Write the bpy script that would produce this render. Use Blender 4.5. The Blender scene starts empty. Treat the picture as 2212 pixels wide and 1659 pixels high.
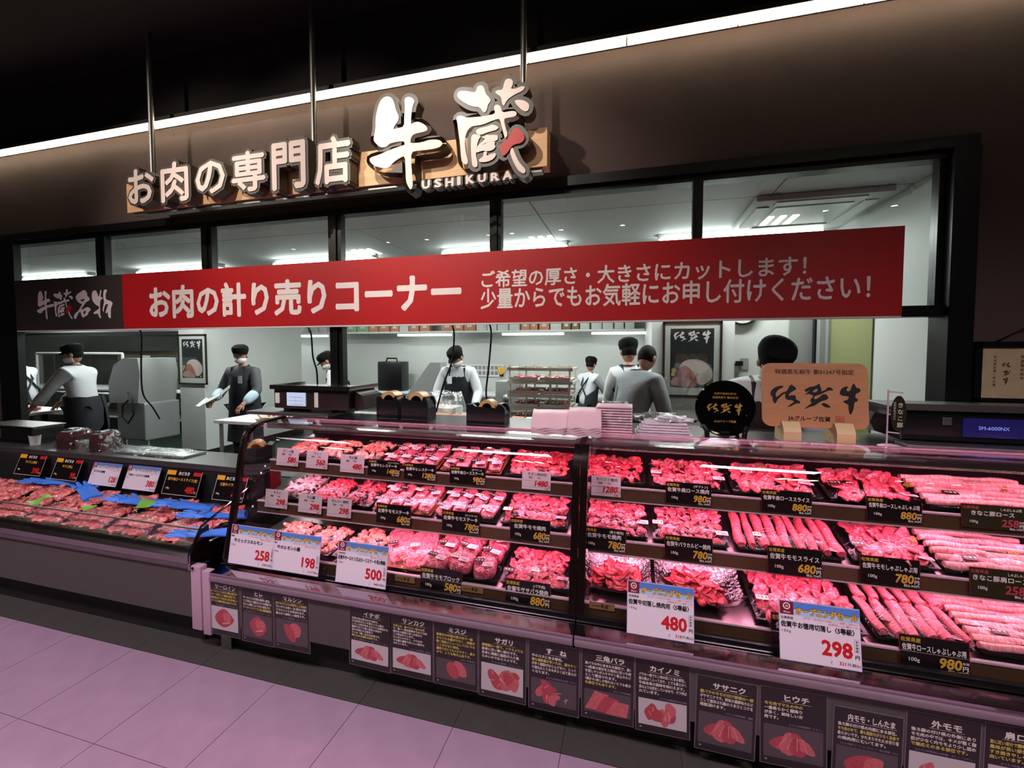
import bpy, bmesh, math, random
from mathutils import Vector, Matrix, noise
from mathutils.geometry import tessellate_polygon

random.seed(7)
SC = bpy.context.scene
COL = SC.collection
R = math.radians

# ------------------------------------------------------------------ camera
CAM_Z, YAW, PITCH, FPX, PPX, PPY = 1.65, R(15.3), R(2.5), 945.0, 1106.0, 796.0
cam_data = bpy.data.cameras.new('camera')
cam = bpy.data.objects.new('camera', cam_data)
COL.objects.link(cam)
cam.location = (0, 0, CAM_Z)
cam.rotation_euler = (R(90) - PITCH, 0, YAW)
cam_data.sensor_fit = 'HORIZONTAL'
cam_data.sensor_width = 36
cam_data.lens = FPX / 2212 * 36
cam_data.shift_y = (PPY - 829.5) / 2212
cam_data.clip_start = 0.02
SC.camera = cam

# ------------------------------------------------------------------ world, exposure
world = bpy.data.worlds.new('world')
SC.world = world
world.use_nodes = True
world.node_tree.nodes['Background'].inputs[0].default_value = (1.0, 0.86, 0.82, 1)
world.node_tree.nodes['Background'].inputs[1].default_value = 0.012
SC.view_settings.view_transform = 'Standard'
SC.view_settings.look = 'None'
SC.view_settings.exposure = 0.0
SC.view_settings.gamma = 1.0
SC.view_settings.use_curve_mapping = False
SC.cycles.max_bounces = 6
SC.cycles.diffuse_bounces = 3
SC.cycles.glossy_bounces = 3
SC.cycles.use_adaptive_sampling = True
SC.cycles.adaptive_threshold = 0.1
SC.cycles.adaptive_min_samples = 12
SC.cycles.transparent_max_bounces = 14
SC.cycles.caustics_reflective = False
SC.cycles.caustics_refractive = False
SC.cycles.sample_clamp_indirect = 4.0

def add_light(name, kind, loc, target, energy, color, size=0.3, size_y=None, spot=None, blend=0.6):
    d = bpy.data.lights.new(name, kind)
    d.energy = energy
    d.color = color
    if kind == 'AREA':
        d.shape = 'RECTANGLE'
        d.size = size
        d.size_y = size_y or size
    else:
        d.shadow_soft_size = size
    if kind == 'SPOT':
        d.spot_size = R(spot)
        d.spot_blend = blend
    o = bpy.data.objects.new(name, d)
    COL.objects.link(o)
    o.location = loc
    o.rotation_euler = (Vector(target) - Vector(loc)).to_track_quat('-Z', 'Y').to_euler()
    return o

# accent spots of the sales floor, aimed at the hanging sign and the red banner
for sx_, sy_, tx_, en in ((-4.2, 0.2, -3.45, 190), (-2.85, 0.2, -2.3, 210), (-1.65, 0.95, -1.05, 170), (-1.2, 0.2, -0.9, 55)):
    add_light('sign_spot_light', 'SPOT', (sx_, sy_, 4.0), (tx_, 2.6, 2.55), en, (1.0, 0.87, 0.76), 0.03, spot=56, blend=0.8)
# general lamps of the sales floor above and behind the shopper
for gx in (-4.6, -1.6, 1.4):
    al = add_light('aisle_lamp_light', 'AREA', (gx, -0.2, 3.95), (gx, 0.6, 0), 46, (1.0, 0.86, 0.95), 1.2, 0.5)
    al.data.spread = R(100)
# tubes of the preparation room (the lamp bodies are built below)
for kx in (0.92, -1.33, -3.55, -5.8, -8.15):
    add_light('tube_light', 'AREA', (kx, 4.5, 2.62), (kx, 4.5, 0), 26, (0.93, 1.0, 0.97), 1.25, 0.1)
for kx in (-1.2, -4.2, -7.5, -11.0):  # rear row added as hidden fill for the dim back of the kitchen
    add_light('tube_light', 'AREA', (kx, 5.9, 2.62), (kx, 5.9, 0), 34, (0.93, 1.0, 0.97), 1.25, 0.1)

# ------------------------------------------------------------------ helpers
def hexc(h):
    h = h.lstrip('#')
    v = [int(h[i:i + 2], 16) / 255 for i in (0, 2, 4)]
    return tuple(x / 12.92 if x <= 0.04045 else ((x + 0.055) / 1.055) ** 2.4 for x in v)

def px_ray(px, py):
    cy, sy, cp, sp = math.cos(YAW), math.sin(YAW), math.cos(PITCH), math.sin(PITCH)
    f = Vector((-sy * cp, cy * cp, -sp)); r = Vector((cy, sy, 0)); u = r.cross(f)
    return f + r * ((px - PPX) / FPX) - u * ((py - PPY) / FPX)

def PY(px, py, Y):
    """point of the place seen at a photo position, on the upright plane at depth Y"""
    d = px_ray(px, py); t = Y / d.y
    return Vector((d.x * t, Y, CAM_Z + d.z * t))

def PZ(px, py, Z):
    d = px_ray(px, py); t = (Z - CAM_Z) / d.z
    return Vector((d.x * t, d.y * t, Z))

MATS = {}
def pm(name, col, rough=0.5, metal=0.0, var=0.0, scale=12.0, bump=0.0, bscale=60.0, emit=0.0, coat=0.0, spec=0.5, stretch=None):
    """principled material with optional colour variation and fine relief from noise"""
    if name in MATS:
        return MATS[name]
    if isinstance(col, str):
        col = hexc(col)
    m = bpy.data.materials.new(name)
    m.use_nodes = True
    nt = m.node_tree
    b = nt.nodes['Principled BSDF']
    b.inputs['Base Color'].default_value = (*col, 1)
    b.inputs['Roughness'].default_value = rough
    b.inputs['Metallic'].default_value = metal
    b.inputs['Specular IOR Level'].default_value = spec
    b.inputs['Coat Weight'].default_value = coat
    if emit:
        b.inputs['Emission Color'].default_value = (*col, 1)
        b.inputs['Emission Strength'].default_value = emit
    tc = None
    if var or bump:
        tc = nt.nodes.new('ShaderNodeTexCoord')
        mp = nt.nodes.new('ShaderNodeMapping')
        if stretch:
            mp.inputs['Scale'].default_value = stretch
        nt.links.new(tc.outputs['Object'], mp.inputs['Vector'])
    if var:
        n = nt.nodes.new('ShaderNodeTexNoise')
        n.inputs['Scale'].default_value = scale
        n.inputs['Detail'].default_value = 4
        nt.links.new(mp.outputs[0], n.inputs['Vector'])
        rp = nt.nodes.new('ShaderNodeValToRGB')
        rp.color_ramp.elements[0].position = 0.3
        rp.color_ramp.elements[1].position = 0.7
        rp.color_ramp.elements[0].color = (*[max(0, x * (1 - var)) for x in col], 1)
        rp.color_ramp.elements[1].color = (*[min(1, x * (1 + var)) for x in col], 1)
        nt.links.new(n.outputs['Fac'], rp.inputs[0])
        nt.links.new(rp.outputs[0], b.inputs['Base Color'])
    if bump:
        n2 = nt.nodes.new('ShaderNodeTexNoise')
        n2.inputs['Scale'].default_value = bscale
        nt.links.new(mp.outputs[0], n2.inputs['Vector'])
        bp = nt.nodes.new('ShaderNodeBump')
        bp.inputs['Strength'].default_value = bump
        bp.inputs['Distance'].default_value = 0.01
        nt.links.new(n2.outputs['Fac'], bp.inputs['Height'])
        nt.links.new(bp.outputs[0], b.inputs['Normal'])
    MATS[name] = m
    return m

def clear(name, tint=(1, 1, 1), gloss=1.0, rough=0.0, base=0.0, wrinkle=0.0, wscale=30.0):
    """thin clear sheet: lets light through, reflects by its angle"""
    if name in MATS:
        return MATS[name]
    m = bpy.data.materials.new(name)
    m.use_nodes = True
    nt = m.node_tree
    nt.nodes.remove(nt.nodes['Principled BSDF'])
    out = nt.nodes['Material Output']
    t = nt.nodes.new('ShaderNodeBsdfTransparent'); t.inputs[0].default_value = (*tint, 1)
    g = nt.nodes.new('ShaderNodeBsdfGlossy'); g.inputs['Roughness'].default_value = rough
    g.inputs['Color'].default_value = (1, 1, 1, 1)
    # reflection by angle, the same from both sides of the sheet
    ge = nt.nodes.new('ShaderNodeNewGeometry')
    dt = nt.nodes.new('ShaderNodeVectorMath'); dt.operation = 'DOT_PRODUCT'
    nt.links.new(ge.outputs['Incoming'], dt.inputs[0]); nt.links.new(ge.outputs['Normal'], dt.inputs[1])
    ab = nt.nodes.new('ShaderNodeMath'); ab.operation = 'ABSOLUTE'; nt.links.new(dt.outputs['Value'], ab.inputs[0])
    om = nt.nodes.new('ShaderNodeMath'); om.operation = 'SUBTRACT'; om.inputs[0].default_value = 1.0; nt.links.new(ab.outputs[0], om.inputs[1])
    p5 = nt.nodes.new('ShaderNodeMath'); p5.operation = 'POWER'; p5.inputs[1].default_value = 5.0; nt.links.new(om.outputs[0], p5.inputs[0])
    ma = nt.nodes.new('ShaderNodeMath'); ma.operation = 'MULTIPLY_ADD'; ma.use_clamp = True
    ma.inputs[1].default_value = 0.96 * min(gloss, 1.0); ma.inputs[2].default_value = 0.04 * gloss + base
    nt.links.new(p5.outputs[0], ma.inputs[0])
    mx = nt.nodes.new('ShaderNodeMixShader')
    nt.links.new(ma.outputs[0], mx.inputs[0])
    nt.links.new(t.outputs[0], mx.inputs[1]); nt.links.new(g.outputs[0], mx.inputs[2])
    nt.links.new(mx.outputs[0], out.inputs[0])
    if wrinkle:
        tc = nt.nodes.new('ShaderNodeTexCoord')
        n = nt.nodes.new('ShaderNodeTexNoise'); n.inputs['Scale'].default_value = wscale
        n.inputs['Detail'].default_value = 3; n.inputs['Distortion'].default_value = 1.2
        nt.links.new(tc.outputs['Object'], n.inputs['Vector'])
        bp = nt.nodes.new('ShaderNodeBump'); bp.inputs['Strength'].default_value = wrinkle; bp.inputs['Distance'].default_value = 0.02
        nt.links.new(n.outputs['Fac'], bp.inputs['Height'])
        nt.links.new(bp.outputs[0], g.inputs['Normal']); nt.links.new(bp.outputs[0], dt.inputs[1])
    MATS[name] = m
    return m

def meat_mat(name, c_lean, c_mid, c_fat, scale=40.0, fat=0.62, rough=0.32):
    if name in MATS:
        return MATS[name]
    m = bpy.data.materials.new(name); m.use_nodes = True
    nt = m.node_tree; b = nt.nodes['Principled BSDF']
    tc = nt.nodes.new('ShaderNodeTexCoord'); oi = nt.nodes.new('ShaderNodeObjectInfo')
    ad = nt.nodes.new('ShaderNodeVectorMath'); ad.operation = 'ADD'
    nt.links.new(tc.outputs['Object'], ad.inputs[0]); nt.links.new(oi.outputs['Random'], ad.inputs[1])
    n = nt.nodes.new('ShaderNodeTexNoise'); n.inputs['Scale'].default_value = scale
    n.inputs['Detail'].default_value = 5; n.inputs['Distortion'].default_value = 1.6
    nt.links.new(ad.outputs[0], n.inputs['Vector'])
    rp = nt.nodes.new('ShaderNodeValToRGB'); e = rp.color_ramp.elements
    e[0].position = 0.36; e[0].color = (*c_lean, 1)
    e[1].position = fat; e[1].color = (*c_fat, 1)
    k = rp.color_ramp.elements.new((0.36 + fat) / 2); k.color = (*c_mid, 1)
    nt.links.new(n.outputs['Fac'], rp.inputs[0])
    hs = nt.nodes.new('ShaderNodeHueSaturation')
    mr = nt.nodes.new('ShaderNodeMapRange'); mr.inputs['To Min'].default_value = 0.8; mr.inputs['To Max'].default_value = 1.15
    nt.links.new(oi.outputs['Random'], mr.inputs['Value']); nt.links.new(mr.outputs[0], hs.inputs['Value'])
    nt.links.new(rp.outputs[0], hs.inputs['Color']); nt.links.new(hs.outputs[0], b.inputs['Base Color'])
    b.inputs['Roughness'].default_value = rough
    bp = nt.nodes.new('ShaderNodeBump'); bp.inputs['Strength'].default_value = 0.35; bp.inputs['Distance'].default_value = 0.004
    nt.links.new(n.outputs['Fac'], bp.inputs['Height']); nt.links.new(bp.outputs[0], b.inputs['Normal'])
    MATS[name] = m
    return m

ORD = 'first second third fourth fifth sixth seventh eighth ninth tenth eleventh twelfth thirteenth fourteenth fifteenth sixteenth seventeenth eighteenth'.split()

class MB:
    """collects geometry, then links it as one mesh object"""
    def __init__(self):
        self.v = []; self.f = []
    def add(self, vs, fs):
        n = len(self.v)
        self.v += [tuple(x) for x in vs]; self.f += [tuple(i + n for i in q) for q in fs]
        return self
    def box(self, x0, x1, y0, y1, z0, z1, bev=0.0):
        if bev:
            bm = bmesh.new(); bmesh.ops.create_cube(bm, size=1)
            for v in bm.verts:
                v.co = Vector(((x0 + x1) / 2 + v.co.x * (x1 - x0), (y0 + y1) / 2 + v.co.y * (y1 - y0), (z0 + z1) / 2 + v.co.z * (z1 - z0)))
            bmesh.ops.bevel(bm, geom=bm.edges[:], offset=bev, segments=2, affect='EDGES', profile=0.6)
            return self.bm(bm)
        vs = [(x, y, z) for z in (z0, z1) for y in (y0, y1) for x in (x0, x1)]
        return self.add(vs, [(0, 2, 3, 1), (4, 5, 7, 6), (0, 1, 5, 4), (2, 6, 7, 3), (0, 4, 6, 2), (1, 3, 7, 5)])
    def bm(self, bm, mat=None):
        bm.verts.index_update()
        vs = [(mat @ v.co) if mat else v.co.copy() for v in bm.verts]
        self.add(vs, [[v.index for v in f.verts] for f in bm.faces]); bm.free()
        return self
    def sweep_x(self, prof, x0, x1, closed=True):
        """profile of (y, z) points drawn out along x"""
        n = len(prof)
        vs = [(x0, y, z) for y, z in prof] + [(x1, y, z) for y, z in prof]
        fs = [(i, (i + 1) % n, n + (i + 1) % n, n + i) for i in range(n if closed else n - 1)]
        if closed:
            fs += [tuple(range(n))[::-1], tuple(range(n, 2 * n))]
        return self.add(vs, fs)
    def prism(self, poly, y0, y1):
        """outline of (x, z) points with thickness along y"""
        n = len(poly)
        vs = [(x, y0, z) for x, z in poly] + [(x, y1, z) for x, z in poly]
        fs = [(i, (i + 1) % n, n + (i + 1) % n, n + i) for i in range(n)] + [tuple(range(n))[::-1], tuple(range(n, 2 * n))]
        return self.add(vs, fs)
    def prism_z(self, poly, z0, z1):
        n = len(poly)
        vs = [(x, y, z0) for x, y in poly] + [(x, y, z1) for x, y in poly]
        fs = [(i, (i + 1) % n, n + (i + 1) % n, n + i) for i in range(n)] + [tuple(range(n))[::-1], tuple(range(n, 2 * n))]
        return self.add(vs, fs)
    def tube(self, pts, r, seg=8, cap=True):
        pts = [Vector(p) for p in pts]
        rr = r if isinstance(r, (list, tuple)) else [r] * len(pts)
        rings = []
        for i, p in enumerate(pts):
            d = (pts[min(i + 1, len(pts) - 1)] - pts[max(i - 1, 0)]).normalized()
            a = d.orthogonal().normalized() if i == 0 else (rings[-1][1] - d * rings[-1][1].dot(d)).normalized()
            rings.append((p, a, d.cross(a)))
        vs = [p + (a * math.cos(2 * math.pi * k / seg) + b * math.sin(2 * math.pi * k / seg)) * rr[i] for i, (p, a, b) in enumerate(rings) for k in range(seg)]
        fs = [(i * seg + k, i * seg + (k + 1) % seg, (i + 1) * seg + (k + 1) % seg, (i + 1) * seg + k) for i in range(len(pts) - 1) for k in range(seg)]
        if cap:
            fs += [tuple(range(seg))[::-1], tuple(range((len(pts) - 1) * seg, len(pts) * seg))]
        return self.add(vs, fs)
    def lathe(self, prof, seg=24, c=(0, 0, 0)):
        """(radius, z) profile turned about z"""
        vs = [(c[0] + r * math.cos(2 * math.pi * k / seg), c[1] + r * math.sin(2 * math.pi * k / seg), c[2] + z) for r, z in prof for k in range(seg)]
        n = len(prof)
        fs = [(i * seg + k, i * seg + (k + 1) % seg, (i + 1) * seg + (k + 1) % seg, (i + 1) * seg + k) for i in range(n - 1) for k in range(seg)]
        fs += [tuple(range(seg))[::-1], tuple(range((n - 1) * seg, n * seg))]
        return self.add(vs, fs)
    def ball(self, c, r, u=16, v=10, fn=None):
        if not isinstance(r, (tuple, list)):
            r = (r, r, r)
        bm = bmesh.new(); bmesh.ops.create_uvsphere(bm, u_segments=u, v_segments=v, radius=1)
        for q in bm.verts:
            p = q.co.copy()
            if fn:
                p = fn(p)
            q.co = Vector((c[0] + p.x * r[0], c[1] + p.y * r[1], c[2] + p.z * r[2]))
        return self.bm(bm)
    def xf(self, mat):
        self.v = [tuple(mat @ Vector(p)) for p in self.v]
        return self
    def mesh(self, name, mat, smooth=False):
        me = bpy.data.meshes.new(name)
        me.from_pydata([tuple(p) for p in self.v], [], self.f)
        me.materials.append(mat)
        if smooth:
            me.polygons.foreach_set('use_smooth', [True] * len(me.polygons))
            if smooth != 'all':
                me.set_sharp_from_angle(angle=R(40))
        me.update()
        return me
    def build(self, name, mat, parent=None, smooth=False, world=False):
        if world and parent is not None:
            l = parent.location
            self.v = [(p[0] - l.x, p[1] - l.y, p[2] - l.z) for p in self.v]
        return link(name, self.mesh(name, mat, smooth), parent)

def link(name, me, parent=None, loc=None, rot=None, scl=None):
    o = bpy.data.objects.new(name, me)
    COL.objects.link(o)
    if parent is not None:
        o.parent = parent
    if loc is not None:
        o.location = loc
    if rot is not None:
        o.rotation_euler = rot
    if scl is not None:
        o.scale = scl if isinstance(scl, (tuple, list)) else (scl, scl, scl)
    return o

def thing(name, label, cat, loc=(0, 0, 0), rot=(0, 0, 0), group=None):
    o = bpy.data.objects.new(name, None)
    COL.objects.link(o)
    o.empty_display_size = 0.05
    o.location = loc; o.rotation_euler = rot
    return tag(o, label, cat, group)

def tag(o, label, cat, group=None):
    o['label'] = label; o['category'] = cat
    if group:
        o['group'] = group
    return o

def struct(o, label=None):
    o['kind'] = 'structure'
    if label:
        o['label'] = label
    return o

# ------------------------------------------------------------------ lettering
_fc = bpy.data.curves.new('glyph_source', 'FONT'); _fc.size = 1; _fc.resolution_u = 2
_fo = bpy.data.objects.new('glyph_source', _fc)
_gl = {}
def glyph(ch):
    k = ch
    if k not in _gl:
        _fc.body = ch + '.'; m = _fo.to_mesh()
        adv = max(v.co.x for v in m.vertices) - 0.169; _fo.to_mesh_clear()
        _fc.body = ch; m = _fo.to_mesh()
        _gl[k] = ([(v.co.x, v.co.y) for v in m.vertices], [tuple(p.vertices) for p in m.polygons], adv); _fo.to_mesh_clear()
    return _gl[k]

BOLD = ((0, 0), (1, 0), (-1, 0), (0, 1), (0, -1), (.7, .7), (-.7, .7), (.7, -.7), (-.7, -.7))
def text_geo(s, size, bold=0.02, sx=1.0, sp=0.0):
    """flat lettering: list of (x, z, layer), faces, width; base line at z=0"""
    vs, fs, x = [], [], 0.0
    lay = BOLD[:1] if bold <= 0 else (BOLD[:3] if bold < 0.018 else BOLD[:5] if bold < 0.03 else BOLD)
    for ch in s:
        gv, gf, adv = glyph(ch)
        for k, (dx, dz) in enumerate(lay):
            n = len(vs)
            vs += [((px + x + dx * bold) * size * sx, (pz + dz * bold) * size, k) for px, pz in gv]
            fs += [tuple(i + n for i in q) for q in gf]
        x += adv + sp
    return vs, fs, max(0.0, (x - sp)) * size * sx

def put_text(mb, s, x, z, size, y=-0.0008, bold=0.02, align='L', fit=None, sx=1.0, sp=0.0, shear=0.0):
    vs, fs, w = text_geo(s, size, bold, sx, sp)
    k = min(1.0, fit / w) if (fit and w > 0) else 1.0
    off = {'L': 0, 'C': -w * k / 2, 'R': -w * k}[align]
    mb.add([(x + px * k + off + shear * pz, y - l * 0.00003, z + pz) for px, pz, l in vs], fs)
    return w * k

def poly_geo(poly, holes=()):
    loops = [[Vector((x, y, 0)) for x, y in q] for q in (poly, *holes)]
    flat = [p for q in loops for p in q]
    return [(p.x, p.y) for p in flat], [tuple(t) for t in tessellate_polygon(loops)]

def put_poly(mb, poly, x, z, s, y=-0.0008, holes=(), sz=None):
    vs, fs = poly_geo(poly, holes)
    mb.add([(x + a * s, y, z + b * (sz or s)) for a, b in vs], fs)

def rect(mb, x0, x1, z0, z1, y=-0.0005):
    mb.add([(x0, y, z0), (x1, y, z0), (x1, y, z1), (x0, y, z1)], [(0, 1, 2, 3)])

def smooth_poly(q, n=2):
    """rounds a traced outline by cutting its corners"""
    for _ in range(n):
        r = []
        for i in range(len(q)):
            a, b = q[i], q[(i + 1) % len(q)]
            r += [(a[0] * .75 + b[0] * .25, a[1] * .75 + b[1] * .25), (a[0] * .25 + b[0] * .75, a[1] * .25 + b[1] * .75)]
        q = r
    return q

def outline_mesh(polys, extrude, offset):
    """thick letter shape grown by an offset; polys lie in x and y"""
    c = bpy.data.curves.new('outline', 'CURVE'); c.dimensions = '2D'; c.fill_mode = 'BOTH'
    for q in polys:
        s = c.splines.new('POLY'); s.points.add(len(q) - 1); s.use_cyclic_u = True
        area = sum(q[i][0] * q[(i + 1) % len(q)][1] - q[(i + 1) % len(q)][0] * q[i][1] for i in range(len(q)))
        qq = q if area < 0 else q[::-1]
        for p, (x, y) in zip(s.points, qq):
            p.co = (x, y, 0, 1)
    c.extrude = extrude; c.offset = offset
    o = bpy.data.objects.new('outline', c)
    m = o.to_mesh()
    vs = [v.co.copy() for v in m.vertices]; fs = [tuple(p.vertices) for p in m.polygons]
    o.to_mesh_clear(); bpy.data.objects.remove(o); bpy.data.curves.remove(c)
    return vs, fs
# ------------------------------------------------------------------ brush lettering, traced as outlines
def norm(polys, x0, y0, s):
    return [smooth_poly([((x - x0) / s, (y0 - y) / s) for x, y in q], 1) for q in polys]
# the three brush characters of the beef mark: width about 1.65, height about 0.66, origin at lower left
B_SA = [(245,560),(250,500),(300,430),(380,385),(450,370),(500,380),(480,410),(420,440),(370,490),(340,560),(350,590),(360,620),(430,550),(500,500),(550,490),(590,410),(620,350),(650,345),(680,370),(735,415),(730,445),(660,490),(610,530),(585,580),(620,575),(680,565),(715,575),(725,610),(715,650),(760,670),(805,700),(795,740),(750,735),(700,750),(640,795),(545,828),(600,780),(660,730),(690,705),(660,670),(560,670),(530,640),(520,590),(530,530),(480,560),(420,620),(370,680),(340,760),(320,750),(285,690),(285,600),(250,590)]
B_GA = [(885,460),(900,435),(980,385),(1070,370),(1110,345),(1160,310),(1172,330),(1165,360),(1190,390),(1195,440),(1190,480),(1240,455),(1290,425),(1285,400),(1330,385),(1370,390),(1420,450),(1350,450),(1300,460),(1240,500),(1160,545),(1080,570),(1060,600),(1055,640),(1110,635),(1160,590),(1210,535),(1280,530),(1310,580),(1320,615),(1270,650),(1190,680),(1130,720),(1060,780),(980,800),(860,860),(900,820),(960,770),(1020,715),(990,690),(995,640),(1030,600),(1050,570),(990,545),(965,530),(930,540),(885,558),(920,520),(970,470),(985,455),(940,480),(900,490)]
B_GA_HOLE = [(1030,490),(1070,440),(1110,415),(1130,440),(1110,480),(1060,500)]
B_GA_DOT = [(1190,735),(1210,715),(1260,715),(1320,755),(1365,800),(1320,805),(1250,800),(1210,770)]
B_GYU = [(1520,490),(1540,430),(1590,380),(1640,360),(1680,360),(1660,390),(1640,430),(1650,460),(1700,455),(1715,420),(1730,370),(1750,320),(1770,290),(1800,330),(1815,390),(1850,385),(1885,415),(1893,450),(1860,480),(1800,515),(1795,560),(1790,585),(1820,600),(1845,630),(1820,665),(1780,680),(1770,740),(1755,830),(1730,900),(1700,945),(1680,900),(1670,800),(1668,730),(1630,720),(1565,670),(1640,640),(1680,610),(1675,560),(1600,560),(1550,545),(1525,520)]
SAGA = norm([B_SA, B_GA, B_GA_DOT, B_GYU], 245, 945, 1000)
SAGA_HOLE = norm([B_GA_HOLE], 245, 945, 1000)
def put_saga(mb, x, z, w, y=-0.0008):
    """brush mark, lower left corner at x, z, width w"""
    s = w / 1.65
    for i, q in enumerate(SAGA):
        put_poly(mb, q, x, z, s, y, SAGA_HOLE if i == 1 else ())
SAGA_COARSE = norm([B_SA[::2], B_GA[::2], B_GYU[::2]], 245, 945, 1000)
def put_saga_down(mb, x, z, w, y=-0.0008):
    """the same mark written downwards"""
    for i, q in enumerate([SAGA[0], SAGA[1], SAGA[3]]):
        cx = sum(p[0] for p in q) / len(q); cz = sum(p[1] for p in q) / len(q)
        put_poly(mb, [(a - cx, b - cz) for a, b in q], x, z - i * w * 1.15, w / 0.55, y)

# shop mark traced from the hanging sign (photo coordinates of the crop)
U_GYU = [(205,330),(245,270),(300,250),(350,270),(375,320),(400,420),(432,480),(420,540),(385,580),(365,630),(410,615),(490,600),(490,480),(500,370),(490,290),(515,260),(570,260),(612,305),(590,350),(572,450),(565,575),(600,550),(650,540),(720,570),(760,620),(740,650),(600,680),(570,715),(560,760),(565,790),(700,775),(780,745),(880,745),(920,770),(925,800),(890,835),(780,860),(640,870),(570,890),(570,1010),(580,1150),(590,1260),(570,1320),(540,1290),(510,1220),(505,1080),(500,925),(430,960),(370,1000),(310,1070),(240,1070),(140,1040),(95,990),(100,950),(200,920),(330,860),(480,810),(495,805),(490,760),(400,770),(320,790),(290,830),(215,835),(150,770),(140,740),(165,620),(165,500),(180,420)]
U_KURA = [
 [(1090,225),(1120,190),(1200,190),(1280,210),(1310,190),(1320,140),(1370,125),(1400,150),(1415,220),(1470,280),(1475,310),(1440,350),(1435,400),(1410,440),(1385,430),(1350,375),(1260,370),(1180,330),(1100,270)],
 [(1520,200),(1560,180),(1610,180),(1630,90),(1650,55),(1700,50),(1730,80),(1725,130),(1700,170),(1760,165),(1830,135),(1868,145),(1840,190),(1750,230),(1690,270),(1650,310),(1625,365),(1600,330),(1595,260),(1540,225)],
 [(1740,300),(1800,290),(1870,305),(1915,345),(1910,400),(1880,430),(1830,410),(1770,350)],
 [(1080,500),(1110,470),(1150,475),(1200,495),(1300,490),(1420,475),(1530,450),(1510,390),(1520,355),(1555,345),(1590,370),(1605,440),(1700,420),(1750,420),(1775,450),(1750,485),(1640,500),(1625,520),(1640,600),(1670,690),(1640,740),(1620,680),(1600,590),(1580,520),(1560,505),(1470,540),(1390,575),(1300,590),(1270,590),(1220,625),(1190,690),(1180,770),(1185,850),(1200,930),(1220,1000),(1195,1035),(1150,1010),(1135,940),(1130,850),(1120,750),(1105,640),(1095,550)],
 [(1690,880),(1720,830),(1740,870),(1770,950),(1810,1020),(1870,1080),(1870,1120),(1845,1135),(1790,1100),(1760,1050),(1720,970)],
 [(1300,650),(1330,620),(1440,595),(1490,572),(1550,590),(1565,615),(1530,640),(1430,665),(1380,690),(1330,690)],
 [(1255,700),(1290,680),(1340,690),(1365,705),(1330,760),(1315,850),(1305,920),(1325,1000),(1325,1050),(1300,1065),(1265,1045),(1255,960),(1250,850),(1250,770)],
 [(1365,720),(1410,705),(1425,690),(1460,695),(1540,690),(1560,710),(1550,760),(1450,770),(1400,790),(1340,840),(1310,840),(1350,790),(1390,760),(1415,735)],
 [(1330,830),(1400,800),(1450,770),(1530,765),(1515,800),(1535,830),(1490,870),(1440,880),(1380,870),(1310,900),(1310,860)],
 [(1395,880),(1440,880),(1420,935),(1500,900),(1535,900),(1530,940),(1480,985),(1400,1005),(1345,1000),(1340,970),(1390,940)]]
U_RED = [(1575,850),(1590,800),(1660,750),(1700,690),(1730,630),(1770,610),(1820,640),(1860,700),(1860,750),(1820,790),(1750,800),(1710,830),(1680,880),(1630,935),(1600,920)]
MEI = [(1090,360),(1130,310),(1200,260),(1250,230),(1290,250),(1320,310),(1310,350),(1350,370),(1370,420),(1330,450),(1290,470),(1250,530),(1200,590),(1215,610),(1260,590),(1320,555),(1370,580),(1385,620),(1340,660),(1330,710),(1290,730),(1235,770),(1205,720),(1190,660),(1170,650),(1130,720),(1100,790),(1070,780),(1060,740),(1080,680),(1130,650),(1190,560),(1220,500),(1170,490),(1110,430)]
MEI_HOLES = [[(1180,430),(1250,400),(1275,410),(1240,450),(1205,455)], [(1240,650),(1280,625),(1290,640),(1280,690),(1250,700)]]
BUTSU = [[(1405,280),(1440,240),(1490,245),(1510,300),(1535,370),(1550,330),(1560,240),(1590,230),(1580,300),(1570,370),(1620,380),(1600,410),(1565,430),(1560,540),(1565,600),(1560,680),(1585,770),(1555,770),(1530,720),(1525,680),(1460,700),(1425,670),(1500,620),(1545,590),(1540,545),(1480,520),(1420,450),(1400,370)],
 [(1630,240),(1665,220),(1700,240),(1670,300),(1665,370),(1680,420),(1760,440),(1805,480),(1790,530),(1770,580),(1765,690),(1770,770),(1740,775),(1710,720),(1715,640),(1690,680),(1660,680),(1680,620),(1700,550),(1720,510),(1690,500),(1660,520),(1640,580),(1630,660),(1610,630),(1615,560),(1640,470),(1625,400),(1620,330)]]
def crop_plane(q, cx, cy, s, Y):
    r = []
    for x, y in q:
        p = PY(cx + x / s, cy + y / s, Y); r.append((p.x, p.z))
    return r

# ------------------------------------------------------------------ materials of the hall
M_WALL = pm('brown_wall_paint', '#4d3c36', 0.75, var=0.10, scale=2.5, bump=0.15, bscale=180)
M_WALL_DARK = pm('black_wall_paint', '#1a1615', 0.85)
M_BLACK = pm('black_frame_metal', '#0b0b0d', 0.32, spec=0.4)
M_TILE = pm('mauve_vinyl_tile', '#967a90', 0.36, var=0.07, scale=9, bump=0.05, bscale=90)
M_TILE_DARK = pm('charcoal_border_tile', '#3a3633', 0.6, var=0.1, scale=14)
M_JOINT = pm('tile_joint', '#4f3b47', 0.8)
M_STEEL = pm('brushed_steel', '#a39c9a', 0.2, 1.0, var=0.06, scale=4, stretch=(1, 30, 30))
M_STEEL_DULL = pm('dull_steel', '#8a8886', 0.42, 1.0)
M_WHITE = pm('white_print', '#efe6e2', 0.5)
M_INK = pm('black_print', '#0d0b0c', 0.5)
M_RED = pm('red_print', '#c4131c', 0.5)
M_GOLD = pm('gold_print', '#d9a83a', 0.45)
M_GLASS = clear('window_glass', (0.97, 0.99, 0.98), gloss=1.0)

YW = 2.85
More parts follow.
